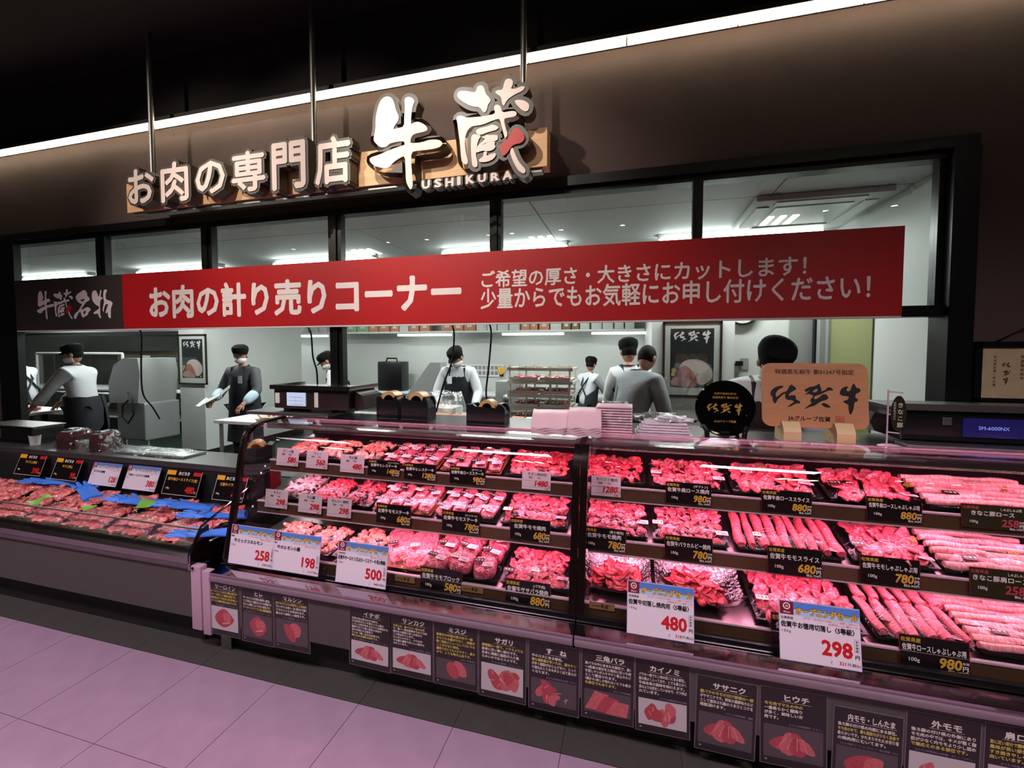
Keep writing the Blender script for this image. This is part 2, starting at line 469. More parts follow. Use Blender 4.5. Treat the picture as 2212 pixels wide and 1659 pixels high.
# ------------------------------------------------------------------ floor
fl = struct(MB().box(-9, 5, -4.2, 2.9, -0.06, -0.004).build('floor', M_JOINT), 'mauve tiled sales floor')
tile_me = MB().box(-0.235, 0.235, -0.235, 0.235, -0.004, 0.0, 0.0).mesh('tile', M_TILE)
for i in range(-12, 4):
    for j in range(0, 5):
        link('tile', tile_me, fl, (-0.262 - 0.2365 + 0.473 * (i + 1), 1.71 - 0.2365 - 0.473 * j, 0))
for k in range(-15, 6):
    MB().box(-0.262 + 0.473 * k + .001, -0.262 + 0.473 * (k + 1) - .001, 1.712, 1.95, -0.004, 0.0005).build('border_tile', M_TILE_DARK, fl)

# ------------------------------------------------------------------ front wall, its upper part and the hall ceiling
w = MB()
w.box(-9.0, 5.0, YW, YW + 0.12, 2.74, 3.50)
w.box(1.70, 5.0, YW, YW + 0.12, 0.0, 2.74)
w.box(-9.0, -5.98, YW, YW + 0.02, 0.0, 2.74)
struct(w.build('wall_front', M_WALL), 'brown painted wall above the serving windows')
struct(MB().box(-9.0, 5.0, YW - 0.01, YW + 0.12, 3.50, 4.06).build('wall_upper', M_WALL_DARK), 'black wall above the light line')
struct(MB().box(-9.0, 5.0, -4.2, YW + 0.12, 4.06, 4.14).build('ceiling', M_WALL_DARK), 'black hall ceiling')

# ------------------------------------------------------------------ light line: one bar after another
ll = thing('cove_light', 'long warm white light line running along the brown wall', 'light', (0, 2.77, 3.475))
M_LED = pm('warm_led', (1.0, 0.86, 0.62), 0.4, emit=9.0)
M_LEDSHADE = pm('led_shade', '#2a2522', 0.6)
MB().box(-8.6, 4.6, -0.035, 0.078, 0.022, 0.05).build('housing', M_LEDSHADE, ll)  # dark ledge added above the bars to keep their light off the upper wall
bar = MB().box(-0.296, 0.296, -0.03, 0.0, -0.02, 0.022).mesh('light_bar', M_LED)
for i in range(-14, 8):
    link('light_bar', bar, ll, (-0.35 + 0.6 * i, 0, 0))

# ------------------------------------------------------------------ serving windows: black frame, posts, panes
win = struct(thing('window_1', 'black framed serving windows', 'window', (0, YW, 0)), 'black framed serving windows'); del win['category']
MB().box(-5.98, 1.70, -0.03, 0.12, 2.69, 2.75).box(-5.98, 1.70, 0.01, 0.10, 2.655, 2.69).build('frame_head', M_BLACK, win)
MB().box(-5.98, 1.70, 0.0, 0.09, 1.825, 1.885).build('frame_rail', M_BLACK, win)
MB().box(-5.98, -5.70, -0.04, 0.015, 0, 2.69).build('frame_post', M_BLACK, win)
MB().box(1.59, 1.70, -0.04, 0.12, 0, 2.69).box(1.56, 1.60, 0.02, 0.08, 1.885, 2.66).build('frame_post', M_BLACK, win)
for cx, z0 in ((-4.61, 1.88), (-3.39, 1.88), (-2.16, 0.0), (-0.896, 1.88), (0.371, 1.88)):
    wd = 0.055 if cx < -2 else (0.04 if cx < -0.5 else 0.028)
    MB().box(cx - wd, cx + wd, 0.0, 0.055, z0, 2.66).box(cx - wd * .35, cx + wd * .35, -0.012, 0.0, z0, 2.66).build('mullion', M_BLACK, win)
xs = [-5.70, -4.61, -3.39, -2.16, -0.896, 0.371, 1.58]
for a, b in zip(xs, xs[1:]):
    MB().box(a + 0.02, b - 0.02, 0.042, 0.046, 1.885, 2.66).build('pane', M_GLASS, win)

# ------------------------------------------------------------------ banner boards
M_BRED = pm('banner_red', '#b3121b', 0.42)
M_BDARK = pm('banner_charcoal', '#37302c', 0.5)
M_BEDGE = pm('banner_edge', '#d9cfcb', 0.5)
YB = 2.80
bn = thing('red_banner', 'long red banner board with white Japanese lettering', 'banner', (-1.45, YB, 1.83))
MB().box(-2.83, 2.832, 0, 0.03, 0, 0.472).build('board', M_BRED, bn)
MB().box(-2.83, 2.832, 0.002, 0.034, -0.012, 0).build('edge_strip', M_BEDGE, bn)
def banner_line(s, px0, px1, py0, py1, name, bold):
    a = PY(px0, (py0 + py1) / 2, YB); b = PY(px1, (py0 + py1) / 2, YB)
    zt = PY((px0 + px1) / 2, py0, YB).z; zb = PY((px0 + px1) / 2, py1, YB).z
    vs, fs, wd = text_geo(s, 1.0, bold)
    x0 = min(v[0] for v in vs); x1 = max(v[0] for v in vs); y0 = min(v[1] for v in vs); y1 = max(v[1] for v in vs)
    kx = (b.x - a.x) / (x1 - x0); kz = (zt - zb) / (y1 - y0)
    adv = 0.0
    for ch in s:
        gv, gf, gw = text_geo(ch, 1.0, bold)
        MB().add([((a.x - bn.location.x) + (v[0] + adv - x0) * kx, -0.0012 - v[2] * 0.00006, (zb - 1.83) + (v[1] - y0) * kz) for v in gv], gf).build(name, M_WHITE, bn)
        adv += gw
banner_line('お肉の計り売りコーナー', 322, 997, 601, 681, 'large_letter', 0.035)
banner_line('ご希望の厚さ・大きさにカットします！', 1040, 1742, 568, 609, 'small_letter', 0.02)
banner_line('少量からでもお気軽にお申し付けください！', 1038, 1880, 607, 658, 'small_letter', 0.02)
bd = thing('dark_banner', 'dark grey banner board with white brush lettering beside the red one', 'banner', (-4.98, YB, 1.83))
MB().box(-0.70, 0.698, 0.0, 0.03, 0, 0.472).build('board', M_BDARK, bd)
MB().box(-0.70, 0.698, 0.002, 0.034, -0.012, 0).build('edge_strip', M_BEDGE, bd)
bt = MB()
gx0, gx1 = PY(79, 650, YB).x, PY(117, 650, YB).x
zb_, zt_ = PY(98, 691, YB).z, PY(98, 628, YB).z
def put_mark(mb, q, sx0, sx1, sy0, sy1, X0, X1, Z0, Z1, y, holes=()):
    f = lambda r: [(X0 + (x - sx0) / (sx1 - sx0) * (X1 - X0), Z1 - (yy - sy0) / (sy1 - sy0) * (Z1 - Z0)) for x, yy in r]
    put_poly(mb, smooth_poly(f(q), 1), 0, 0, 1, y, [smooth_poly(f(h), 1) for h in holes])
put_mark(bt, U_GYU, 90, 925, 250, 1320, gx0, gx1, zb_, zt_, YB - 0.0012)
kx0, kx1 = PY(116, 650, YB).x, PY(158, 650, YB).x
for i, q in enumerate(U_KURA):
    put_mark(bt, q, 1080, 1915, 50, 1135, kx0, kx1, PY(137, 690, YB).z, PY(137, 625, YB).z, YB - 0.0012 - i * 0.00005)
for q, h in ((MEI, MEI_HOLES), (BUTSU[0], ()), (BUTSU[1], ())):
    put_poly(bt, smooth_poly(crop_plane(q, 40, 600, 8.848, YB), 1), 0, 0, 1, YB - 0.0012, [smooth_poly(crop_plane(k, 40, 600, 8.848, YB), 1) for k in h])
bt.build('brush_lettering', M_WHITE, bd, world=True)
br = MB(); put_mark(br, U_RED, 1080, 1915, 50, 1135, kx0, kx1, PY(137, 690, YB).z, PY(137, 625, YB).z, YB - 0.002)
br.build('red_stroke', M_RED, bd, world=True)

# ------------------------------------------------------------------ hanging shop sign
M_WOOD = pm('pale_sign_wood', '#e3b585', 0.55, var=0.12, scale=3, stretch=(1, 1, 14), bump=0.05)
M_LBACK = pm('letter_casing', '#4b453b', 0.45)
M_LFACE = pm('letter_face', '#f2dcd2', 0.4)
YS, YL = 2.55, 2.455
sg = thing('hanging_sign', 'hanging wooden shop sign with raised white letters on the brown wall', 'sign', (-2.15, YS, 2.72))
MB().box(-3.81, -0.487, YS, YS + 0.10, 2.715, 2.935).build('board', M_WOOD, sg, world=True)
MB().box(-3.78, -0.52, YS + 0.02, YS + 0.08, 2.695, 2.715).build('base_rail', M_STEEL_DULL, sg, world=True)
for rx in (-3.60, -2.12, -0.64):
    MB().tube([(rx, YS + 0.05, 2.93), (rx, YS + 0.05, 4.06)], 0.019, 10).build('hanging_rod', M_STEEL_DULL, sg, world=True, smooth=True)
def boxed_glyph(ch, px0, px1, py0, py1, Y, face, bold=0.0, grow=0.055, depth=0.075):
    a = PY(px0, (py0 + py1) / 2, Y); b = PY(px1, (py0 + py1) / 2, Y)
    zt = PY((px0 + px1) / 2, py0, Y).z; zb = PY((px0 + px1) / 2, py1, Y).z
    gv, gf, wd = text_geo(ch, 1.0, bold)
    x0 = min(v[0] for v in gv); x1 = max(v[0] for v in gv); y0 = min(v[1] for v in gv); y1 = max(v[1] for v in gv)
    kx = (b.x - a.x) / (x1 - x0); kz = (zt - zb) / (y1 - y0)
    _fc.extrude = 0.5; _fc.body = ch; m = _fo.to_mesh()
    ev = [v.co.copy() for v in m.vertices]; ef = [tuple(p.vertices) for p in m.polygons]
    _fo.to_mesh_clear(); _fc.extrude = 0
    root = MB()
    for k, (dx, dz) in enumerate(BOLD):
        root.add([(a.x + (v.x + dx * grow - x0) * kx, Y + 0.004 + k * 0.0002 + (0.5 - v.z) * depth, zb + (v.y + dz * grow - y0) * kz) for v in ev], ef)
    L = root.build('letter', M_LBACK, sg, world=True)
    MB().add([(a.x + (v[0] - x0) * kx - sg.location.x, Y - YS - v[2] * 0.00006, zb + (v[1] - y0) * kz - 2.72) for v in gv], gf).build('letter_face', face, L)
for ch, a, b, c, d in (('お', 276, 333, 364, 440), ('肉', 347, 407, 349, 436), ('の', 422, 486, 347, 419), ('専', 500, 573, 326, 414), ('門', 587, 660, 305, 409), ('店', 680, 757, 294, 398)):
    boxed_glyph(ch, a, b, c, d, YL, M_LFACE, 0.024, 0.085)
for ch, a, b, c, d in (('U', 911, 929, 389, 408), ('S', 938, 954, 386, 405), ('H', 962, 980, 384, 403), ('I', 987.5, 995, 381, 400), ('K', 1006, 1024, 378, 397), ('U', 1032, 1050, 375, 394), ('R', 1060, 1078, 373, 391), ('A', 1086, 1106, 369, 388)):
    boxed_glyph(ch, a, b, c, d, YL + 0.02, M_LFACE, 0.05, 0.16, 0.05)
def brush_letter(polys, name):
    pl = [smooth_poly(crop_plane(q, 780, 160, 5.267, YL), 1) for q in polys]
    root = None
    mb = MB()
    for i, q in enumerate(pl):
        vs, fs = outline_mesh([q], 0.5, 0.024)
        mb.add([(v.x, YL + 0.004 + i * 0.0003 + (0.5 - v.z) * 0.08, v.y) for v in vs], fs)
    root = mb.build(name, M_LBACK, sg, world=True)
    fb = MB()
    for i, q in enumerate(pl):
        put_poly(fb, q, -sg.location.x, -2.72, 1, YL - YS - i * 0.0001)
    fb.build('letter_face', M_LFACE, root)
    return root
brush_letter([U_GYU], 'brush_letter')
kr = brush_letter(U_KURA + [U_RED], 'brush_letter')
rd = MB(); put_poly(rd, smooth_poly(crop_plane(U_RED, 780, 160, 5.267, YL), 1), -sg.location.x, -2.72, 1, YL - YS - 0.004)
rd.build('red_stroke', M_RED, kr)

# ------------------------------------------------------------------ downlights of the hall, behind the shopper
M_DL = pm('downlight_glow', (1.0, 0.78, 0.80), 0.4, emit=60.0)
M_DLR = pm('downlight_ring', '#1c1a19', 0.5)
M_LV = pm('louvre_lamp_glow', (1.0, 0.86, 0.55), 0.4, emit=30.0)
dl_ring = MB().lathe([(0.055, 0.0), (0.07, -0.012), (0.07, -0.02), (0.05, -0.02), (0.045, 0.0)], 16).mesh('rim', M_DLR, True)
dl_glow = MB().lathe([(0.001, -0.012), (0.044, -0.011), (0.044, -0.004), (0.001, -0.004)], 16).mesh('lamp', M_DL)
for row, (yy, xs_) in enumerate(((-1.15, [-10, -9, -8, -6.9, -5.9, -5, -4.19, -3.27, -2.33, -1.32, -0.3, 1.07, 3.1, 3.4, 3.65]), (-3.05, [-9.4, -7.85, -6.4, -5.3, -4.35, -2.93, -2.42, -1.4, -0.2, 1.2, 3.2, 4.2]))):
    for q_, x_ in enumerate([v for v in xs_ if -8.9 < v < 4.9]):
        if True:
            t = thing('downlight', '%s round downlight of the %s ceiling row in the hall' % (ORD[q_], ('front', 'rear')[row]), 'downlight', (x_, yy, 4.06), group='hall downlights')
            link('rim', dl_ring, t); link('lamp', dl_glow, t)
lv_bar = MB().box(-0.05, 0.05, -0.28, 0.28, -0.03, -0.01).mesh('lamp_bar', M_LV)
lv_case = MB().box(-0.36, 0.36, -0.32, 0.32, -0.008, 0.0).box(-0.36, -0.34, -0.32, 0.32, -0.035, -0.008).box(0.34, 0.36, -0.32, 0.32, -0.035, -0.008).mesh('casing', M_DLR)
if True:
    for q_, (x_, yy) in enumerate(((-6.3, -3.75), (-1.9, -3.7), (2.6, -3.45))):
        t = thing('louvre_lamp', '%s three-bar louvre lamp on the hall ceiling behind the shopper' % ORD[q_], 'lamp', (x_, yy, 4.06), group='hall louvre lamps')
        link('casing', lv_case, t)
        for k in (-0.2, 0, 0.2):
            link('lamp_bar', lv_bar, t, (k, 0, 0))
# ------------------------------------------------------------------ glass meat cases
M_PANEL = pm('case_panel', '#4a4341', 0.6, bump=0.05, bscale=300)
M_KICK = pm('case_kick', '#0c0a0b', 0.7)
M_BUMP = pm('bumper_plastic', '#7d6672', 0.45)
M_MIRROR = pm('polished_steel', '#b9aab4', 0.07, 1.0)
M_BRONZE = pm('bronze_frame', '#1d1210', 0.22, 0.35)
M_CGLASS = clear('case_glass', (0.985, 0.975, 0.975), gloss=1.15)
M_EDGE = pm('glass_edge', '#86707a', 0.2, 0.6)
M_RAIL = pm('price_rail', '#6b4f38', 0.14, 0.5)
M_REDGE = pm('rail_edge_chrome', '#e0c8cf', 0.3, 0.4)
M_SHELF = pm('shelf_steel', '#9b8f90', 0.28, 1.0)
M_CBACK = pm('case_back', '#6b5456', 0.18, 0.7)
M_PINK = pm('meat_lamp', (1.0, 0.40, 0.60), 0.4, emit=32.0)
M_COUNTER = pm('counter_steel', '#77706f', 0.3, 1.0)
GL = [(1.878, 0.490), (1.928, 0.70), (1.970, 0.90), (2.002, 1.075), (2.016, 1.125), (2.040, 1.165), (2.075, 1.192), (2.12, 1.204), (2.322, 1.212)]
def off_path(path, d):
    out = []
    for i, (y, z) in enumerate(path):
        a = path[max(i - 1, 0)]; b = path[min(i + 1, len(path) - 1)]
        t = Vector((b[0] - a[0], b[1] - a[1])).normalized()
        out.append((y - t.y * d, z + t.x * d))
    return out
def case_unit(x0, x1, label, left_end):
    t = thing('meat_display_case', label, 'display case', ((x0 + x1) / 2, 1.8, 0))
    B = lambda n, m, mb, s=False: mb.build(n, m, t, s, world=True)
    e = 0.003
    B('kick_base', M_KICK, MB().box(x0 + e, x1 - e, 1.87, 2.70, 0, 0.18))
    B('body', M_KICK, MB().box(x0 + e, x1 - e, 1.832, 2.70, 0.18, 0.45))
    B('front_panel', M_PANEL, MB().box(x0 + e, x1 - e, 1.80, 1.83, 0.175, 0.405, 0.003))
    B('bumper', M_BUMP, MB().box(x0 + e, x1 - e, 1.776, 1.80, 0.412, 0.436, 0.006), True)
    B('fascia', M_MIRROR, MB().box(x0 + e, x1 - e, 1.789, 1.80, 0.436, 0.450))
    B('ledge', M_MIRROR, MB().sweep_x([(1.787, 0.449), (1.787, 0.454), (1.866, 0.4705), (1.888, 0.4705), (1.888, 0.46)], x0 + e, x1 - e))
    B('glass_base_frame', M_BLACK, MB().box(x0 + e, x1 - e, 1.868, 1.886, 0.4705, 0.488).box(x0 + e, x1 - e, 1.864, 1.888, 0.488, 0.492))
    a, b = off_path(GL, -0.003), off_path(GL, 0.003)
    B('front_glass', M_CGLASS, MB().sweep_x(a + b[::-1], x0 + 0.016, x1 - 0.016), True)
    B('glass_edge_trim', M_EDGE, MB().box(x0, x1, 2.322, 2.328, 1.205, 1.2145))
    a, b = off_path(GL, -0.012), off_path(GL, 0.010)
    if left_end:
        B('end_frame', M_BRONZE, MB().sweep_x(a + b[::-1], x0 - 0.008, x0 + 0.026), True)
        B('end_frame_trim', M_STEEL, MB().sweep_x(off_path(GL, 0.0102)[:6] + off_path(GL, 0.0125)[:6][::-1], x0 - 0.004, x0 + 0.008), True)
        B('end_glass', M_CGLASS, MB().add([(x0 + 0.005, y, z) for y, z in GL] + [(x0 + 0.005, 2.62, 1.19), (x0 + 0.005, 2.62, 0.47), (x0 + 0.005, 1.90, 0.47)], [tuple(range(len(GL) + 3))]))
        B('end_cheek', M_STEEL, MB().box(x0 - 0.006, x0 + 0.012, 1.86, 2.70, 0.40, 0.472).box(x0 - 0.006, x0 + 0.008, 2.60, 2.70, 0.47, 1.19))
    def post(px_):
        B('post', M_BRONZE, MB().sweep_x(off_path(GL, -0.02)[:7] + off_path(GL, 0.011)[:7][::-1], px_ - 0.016, px_ + 0.016), True)
    if not left_end:
        post(x0 + 0.0175)
    post(x1 - 0.0175)
    B('back_panel', M_CBACK, MB().box(x0 + e, x1 - e, 2.60, 2.66, 0.45, 1.19))
    B('back_counter', M_COUNTER, MB().box(x0 + e, x1 - e, 2.33, 2.74, 1.186, 1.204, 0.003))
    for nm, yf, z, tl in (('upper_shelf', 2.19, 0.972, 0.24), ('middle_shelf', 2.09, 0.750, 0.24), ('deck', 1.930, 0.525, 0.10)):
        dz = (2.58 - yf) * tl
        B(nm, M_SHELF, MB().add([(x, y, zz) for x in (x0 + 0.03, x1 - 0.03) for y, zz in ((yf, z - 0.006), (yf, z), (2.58, z + dz), (2.58, z + dz - 0.006))],
            [(0, 1, 5, 4), (1, 2, 6, 5), (2, 3, 7, 6), (3, 0, 4, 7), (0, 3, 2, 1), (4, 5, 6, 7)]))
        hh = 0.062 if nm != 'deck' else 0.056
        B('price_rail', M_RAIL, MB().box(x0 + 0.03, x1 - 0.03, yf - 0.012, yf - 0.004, z - hh, z - 0.002))
        B('rail_edge', M_REDGE, MB().box(x0 + 0.03, x1 - 0.03, yf - 0.016, yf, z - 0.002, z + 0.005).box(x0 + 0.03, x1 - 0.03, yf - 0.016, yf - 0.003, z - hh - 0.005, z - hh))
        if nm != 'deck':
            B('lamp_strip', M_PINK, MB().box(x0 + 0.05, x1 - 0.05, yf + 0.006, yf + 0.026, z - hh + 0.004, z - hh + 0.012))
    B('lamp_strip', M_PINK, MB().box(x0 + 0.05, x1 - 0.05, 2.17, 2.195, 1.188, 1.197))
    B('lamp_cover', M_SHELF, MB().box(x0 + 0.04, x1 - 0.04, 2.150, 2.21, 1.198, 1.203).box(x0 + 0.04, x1 - 0.04, 2.150, 2.158, 1.176, 1.198))
    return t
case_unit(-2.17, -0.222, 'long glass meat case section standing beside the low open case', True)
case_unit(-0.222, 1.86, 'long glass meat case section under the wooden plaque and pink trays', False)
case_unit(1.86, 2.6, 'far end section of the glass meat case by the certificate', False)

# ------------------------------------------------------------------ low open case on the other side
M_LOWTOP = pm('low_case_top', '#3d3a3a', 0.35)
M_POST = pm('white_corner_post', '#b592a6', 0.5)
M_BROWNEDGE = pm('brown_glass_edge', '#5d4640', 0.4)
lc = thing('low_open_case', 'low open meat case with black back ledge beside the glass case', 'display case', (-4.4, 1.8, 0))
LB = lambda n, m, mb, s=False: mb.build(n, m, lc, s, world=True)
XL0, XL1 = -8.2, -2.32
LB('kick_base', M_KICK, MB().box(XL0, XL1, 1.87, 2.6, 0, 0.18))
LB('front_panel', M_PANEL, MB().box(XL0, XL1, 1.80, 1.83, 0.175, 0.468, 0.003))
LB('body', M_KICK, MB().box(XL0, XL1, 1.832, 2.6, 0.18, 0.50))
LB('bumper', pm('dark_bumper', '#57494f', 0.4), MB().box(XL0, XL1, 1.785, 1.80, 0.452, 0.478, 0.005), True)
LB('front_rail', M_STEEL, MB().sweep_x([(1.785, 0.48), (1.785, 0.515), (1.80, 0.53), (1.815, 0.532), (1.822, 0.548), (1.845, 0.556), (1.862, 0.562), (1.862, 0.50), (1.80, 0.48)], XL0, XL1), False)
LB('front_glass', M_CGLASS, MB().box(XL0, XL1, 1.852, 1.857, 0.556, 0.645))
LB('glass_edge_trim', M_BROWNEDGE, MB().box(XL0, XL1, 1.849, 1.860, 0.643, 0.651))
LB('bed', M_KICK, MB().sweep_x([(1.862, 0.50), (2.31, 0.50), (2.31, 0.60), (1.862, 0.515)], XL0, XL1))
LB('back_riser', M_KICK, MB().box(XL0, XL1, 2.31, 2.36, 0.50, 0.845))
LB('back_ledge', M_LOWTOP, MB().box(XL0, XL1, 2.30, 2.62, 0.845, 0.862, 0.004))
LB('lamp_strip', pm('low_case_fill', (1.0, 0.66, 0.68), 0.4, emit=9.0), MB().box(XL0, XL1 - .02, 2.3035, 2.309, 0.834, 0.844))  # glowing strip added under the ledge to brighten the low case meat
LB('fill_lip', M_LOWTOP, MB().box(XL0, XL1 - .02, 2.298, 2.303, 0.826, 0.846))  # lip added to hide the glow of the strip
LB('end_cheek', M_BRONZE, MB().add([(x, y, z) for x in (XL1, XL1 + 0.018) for y, z in ((1.79, 0.45), (1.79, 0.53), (1.86, 0.652), (1.90, 0.660), (1.90, 0.45))],
   [(0, 1, 2, 3, 4), (9, 8, 7, 6, 5), (0, 5, 6, 1), (1, 6, 7, 2), (2, 7, 8, 3), (3, 8, 9, 4), (4, 9, 5, 0)]))
LB('end_base', M_STEEL, MB().box(XL1, XL1 + 0.018, 1.90, 2.62, 0.18, 0.56))
LB('end_glass', M_CGLASS, MB().add([(XL1 + 0.009, y, z) for y, z in ((1.90, 0.56), (1.90, 0.66), (2.34, 0.845), (2.34, 0.56))], [(0, 1, 2, 3)]))
LB('cheek_trim', M_MIRROR, MB().tube([(XL1 + 0.01, 1.786, 0.45), (XL1 + 0.01, 1.786, 0.53), (XL1 + 0.01, 1.858, 0.660), (XL1 + 0.01, 2.34, 0.850)], 0.007, 8).tube([(XL1 + 0.03, 1.782, 0.458), (XL1 + 0.06, 1.86, 0.47)], 0.01, 8), True)
LB('corner_post', M_POST, MB().box(-2.305, -2.235, 1.786, 1.83, 0.12, 0.475, 0.008).box(-2.232, -2.178, 1.79, 1.83, 0.10, 0.455, 0.008), True)
LB('adjusting_foot', M_STEEL, MB().box(-2.17, -2.10, 1.84, 1.868, 0.0, 0.17, 0.004))

# ------------------------------------------------------------------ meat pieces (shared meshes)
C = lambda *a: tuple(a)
MT_BEEF = meat_mat('marbled_beef', C(0.56, 0.02, 0.045), C(0.78, 0.09, 0.14), C(0.92, 0.40, 0.44), 55, 0.70)
MT_LEAN = meat_mat('lean_beef', C(0.52, 0.012, 0.03), C(0.70, 0.05, 0.08), C(0.88, 0.32, 0.35), 45, 0.74)
MT_PALE = meat_mat('pale_pork', C(0.78, 0.18, 0.20), C(0.86, 0.32, 0.33), C(0.94, 0.58, 0.57), 40, 0.66)
MT_ORANGE = meat_mat('orange_offal', C(0.78, 0.16, 0.10), C(0.88, 0.30, 0.22), C(0.95, 0.55, 0.46), 60, 0.64)
MT_DARK = meat_mat('dark_heart', C(0.32, 0.015, 0.03), C(0.46, 0.04, 0.06), C(0.72, 0.22, 0.24), 60, 0.78)
MT_TRIPE = meat_mat('grey_tripe', C(0.35, 0.18, 0.19), C(0.50, 0.30, 0.30), C(0.68, 0.50, 0.50), 70, 0.64)
MT_SIRLOIN = meat_mat('marbled_sirloin', C(0.52, 0.03, 0.07), C(0.72, 0.12, 0.17), C(0.92, 0.46, 0.49), 80, 0.64)
MT_BLOCK = meat_mat('wrapped_block_beef', C(0.38, 0.015, 0.045), C(0.58, 0.07, 0.12), C(0.88, 0.42, 0.46), 70, 0.66)
MT_MINCE = meat_mat('coarse_red_meat', C(0.58, 0.06, 0.06), C(0.74, 0.17, 0.16), C(0.90, 0.46, 0.42), 50, 0.68)
M_TRAY = pm('black_foam_tray', '#120e10', 0.3)
M_TRAYW = pm('pale_foam_tray', '#cfc3bd', 0.5)
M_TRAYWOOD = pm('wood_print_tray', '#b0603a', 0.45, var=0.1, scale=6, stretch=(1, 8, 1))
M_FILM = clear('cling_film', (0.995, 0.98, 0.985), gloss=1.1, rough=0.06, base=0.012, wrinkle=0.5, wscale=26)
M_DISH = clear('clear_ribbed_dish', (0.95, 0.90, 0.92), gloss=1.6, rough=0.12, base=0.13, wrinkle=0.4, wscale=60)
M_STICK = pm('sticker_paper', '#e6d7c6', 0.5)
M_LEAF = pm('gold_garnish', '#9c7a22', 0.4, var=0.35, scale=90)
M_GLOVE = pm('blue_glove', '#3f82ea', 0.45, bump=0.2, bscale=60)
M_GREEN = pm('green_sheet', '#6fae3e', 0.45, bump=0.2, bscale=40)

def wob(p, s, k, sd):
    return noise.noise(Vector((p[0] * s + sd * 7.1, p[1] * s + sd * 3.3, p[2] * s + sd))) * k

def slice_mesh(name, mat, lx, ly, th, fold, sd):
    """thin meat slice, folded over itself, 90-odd faces"""
    mb = MB()
    def fn(p):
        x, y, z = p
        return Vector((x + 0.25 * wob(p, 1.6, 1, sd), y + 0.3 * wob(p, 1.9, 1, sd + 3), z))
    mb.ball((0, 0, 0), 1, 10, 6, fn)
    out = []
    for x, y, z in mb.v:
        bend = fold * (abs(x) ** 1.6) * (1 if sd % 2 else -0.5) + 0.35 * math.sin(3.1 * y + sd) + 0.5 * noise.noise(Vector((x * 1.8, y * 1.8, sd * 2.0)))
        out.append((x * lx / 2, y * ly / 2, z * th / 2 + bend * th))
    mb.v = out
    return mb.mesh(name, mat, 'all')

def roll_mesh(name, mat, L, r, sd):
    n = 8
    pts, rr = [], []
    for i in range(n):
        t = i / (n - 1)
        pts.append((noise.noise(Vector((t * 2, sd, 0))) * r * 0.5, (t - 0.5) * L, noise.noise(Vector((t * 2, sd, 5))) * r * 0.35))
        rr.append(r * (0.93 + 0.16 * noise.noise(Vector((t * 3, sd, 9)))) * (0.80 if i in (0, n - 1) else 1))
    mb = MB().tube(pts, rr, 10)
    mb.v = [(x, y, z * 0.82) for x, y, z in mb.v]
    return mb.mesh(name, mat, True)

def chunk_mesh(name, mat, s, sd, flat=0.8):
    bm = bmesh.new(); bmesh.ops.create_icosphere(bm, subdivisions=2, radius=1)
    for v in bm.verts:
        k = 1 + 0.5 * noise.noise(v.co * 1.4 + Vector((sd * 5.0, sd, 0))) + 0.2 * noise.noise(v.co * 3 + Vector((sd, 0, sd)))
        v.co = Vector((v.co.x * k * s, v.co.y * k * s * 0.85, v.co.z * k * s * flat))
    return MB().bm(bm).mesh(name, mat, 'all')

def steak_mesh(name, mat, lx, ly, h, sd):
    mb = MB()
    prof = []
    n = 18
    for k in range(n):
        a = 2 * math.pi * k / n
        r = 1 + 0.16 * noise.noise(Vector((math.cos(a) * 1.3, math.sin(a) * 1.3, sd)))
        c_, s_ = math.cos(a), math.sin(a)
        e = 0.62
        prof.append((math.copysign(abs(c_) ** e, c_) * r * lx / 2, math.copysign(abs(s_) ** e, s_) * r * ly / 2))
    vs = []
    for sc_, z in ((0.93, 0), (1.0, h * 0.35), (0.98, h * 0.8), (0.86, h)):
        vs += [(x * sc_, y * sc_, z + 0.002 * noise.noise(Vector((x * 60, y * 60, sd)))) for x, y in prof]
    vs.append((0, 0, h * 1.03))
    fs = [(i * n + k, i * n + (k + 1) % n, (i + 1) * n + (k + 1) % n, (i + 1) * n + k) for i in range(3) for k in range(n)]
    fs += [(3 * n + k, 3 * n + (k + 1) % n, 4 * n) for k in range(n)] + [tuple(range(n))[::-1]]
    return mb.add(vs, fs).mesh(name, mat, True)

PIECES = {}
def pieces(kind, mat):
    k = (kind, mat.name)
    if k not in PIECES:
        if kind == 'slice':
            PIECES[k] = [slice_mesh('meat_slice', mat, 0.054, 0.036, 0.0085, 1.3, s) for s in range(5)]
        elif kind == 'big':
            PIECES[k] = [slice_mesh('meat_slice', mat, 0.105, 0.052, 0.015, 0.7, s + 9) for s in range(5)]
        elif kind == 'chunk':
            PIECES[k] = [chunk_mesh('meat_piece', mat, 0.0155, s) for s in range(5)]
        elif kind == 'strip':
            PIECES[k] = [slice_mesh('meat_strip', mat, 0.075, 0.020, 0.016, 0.5, s + 20) for s in range(5)]
        elif kind == 'roll':
            PIECES[k] = [roll_mesh('meat_roll', mat, 1.0, 0.0160, s) for s in range(5)]
    return PIECES[k]

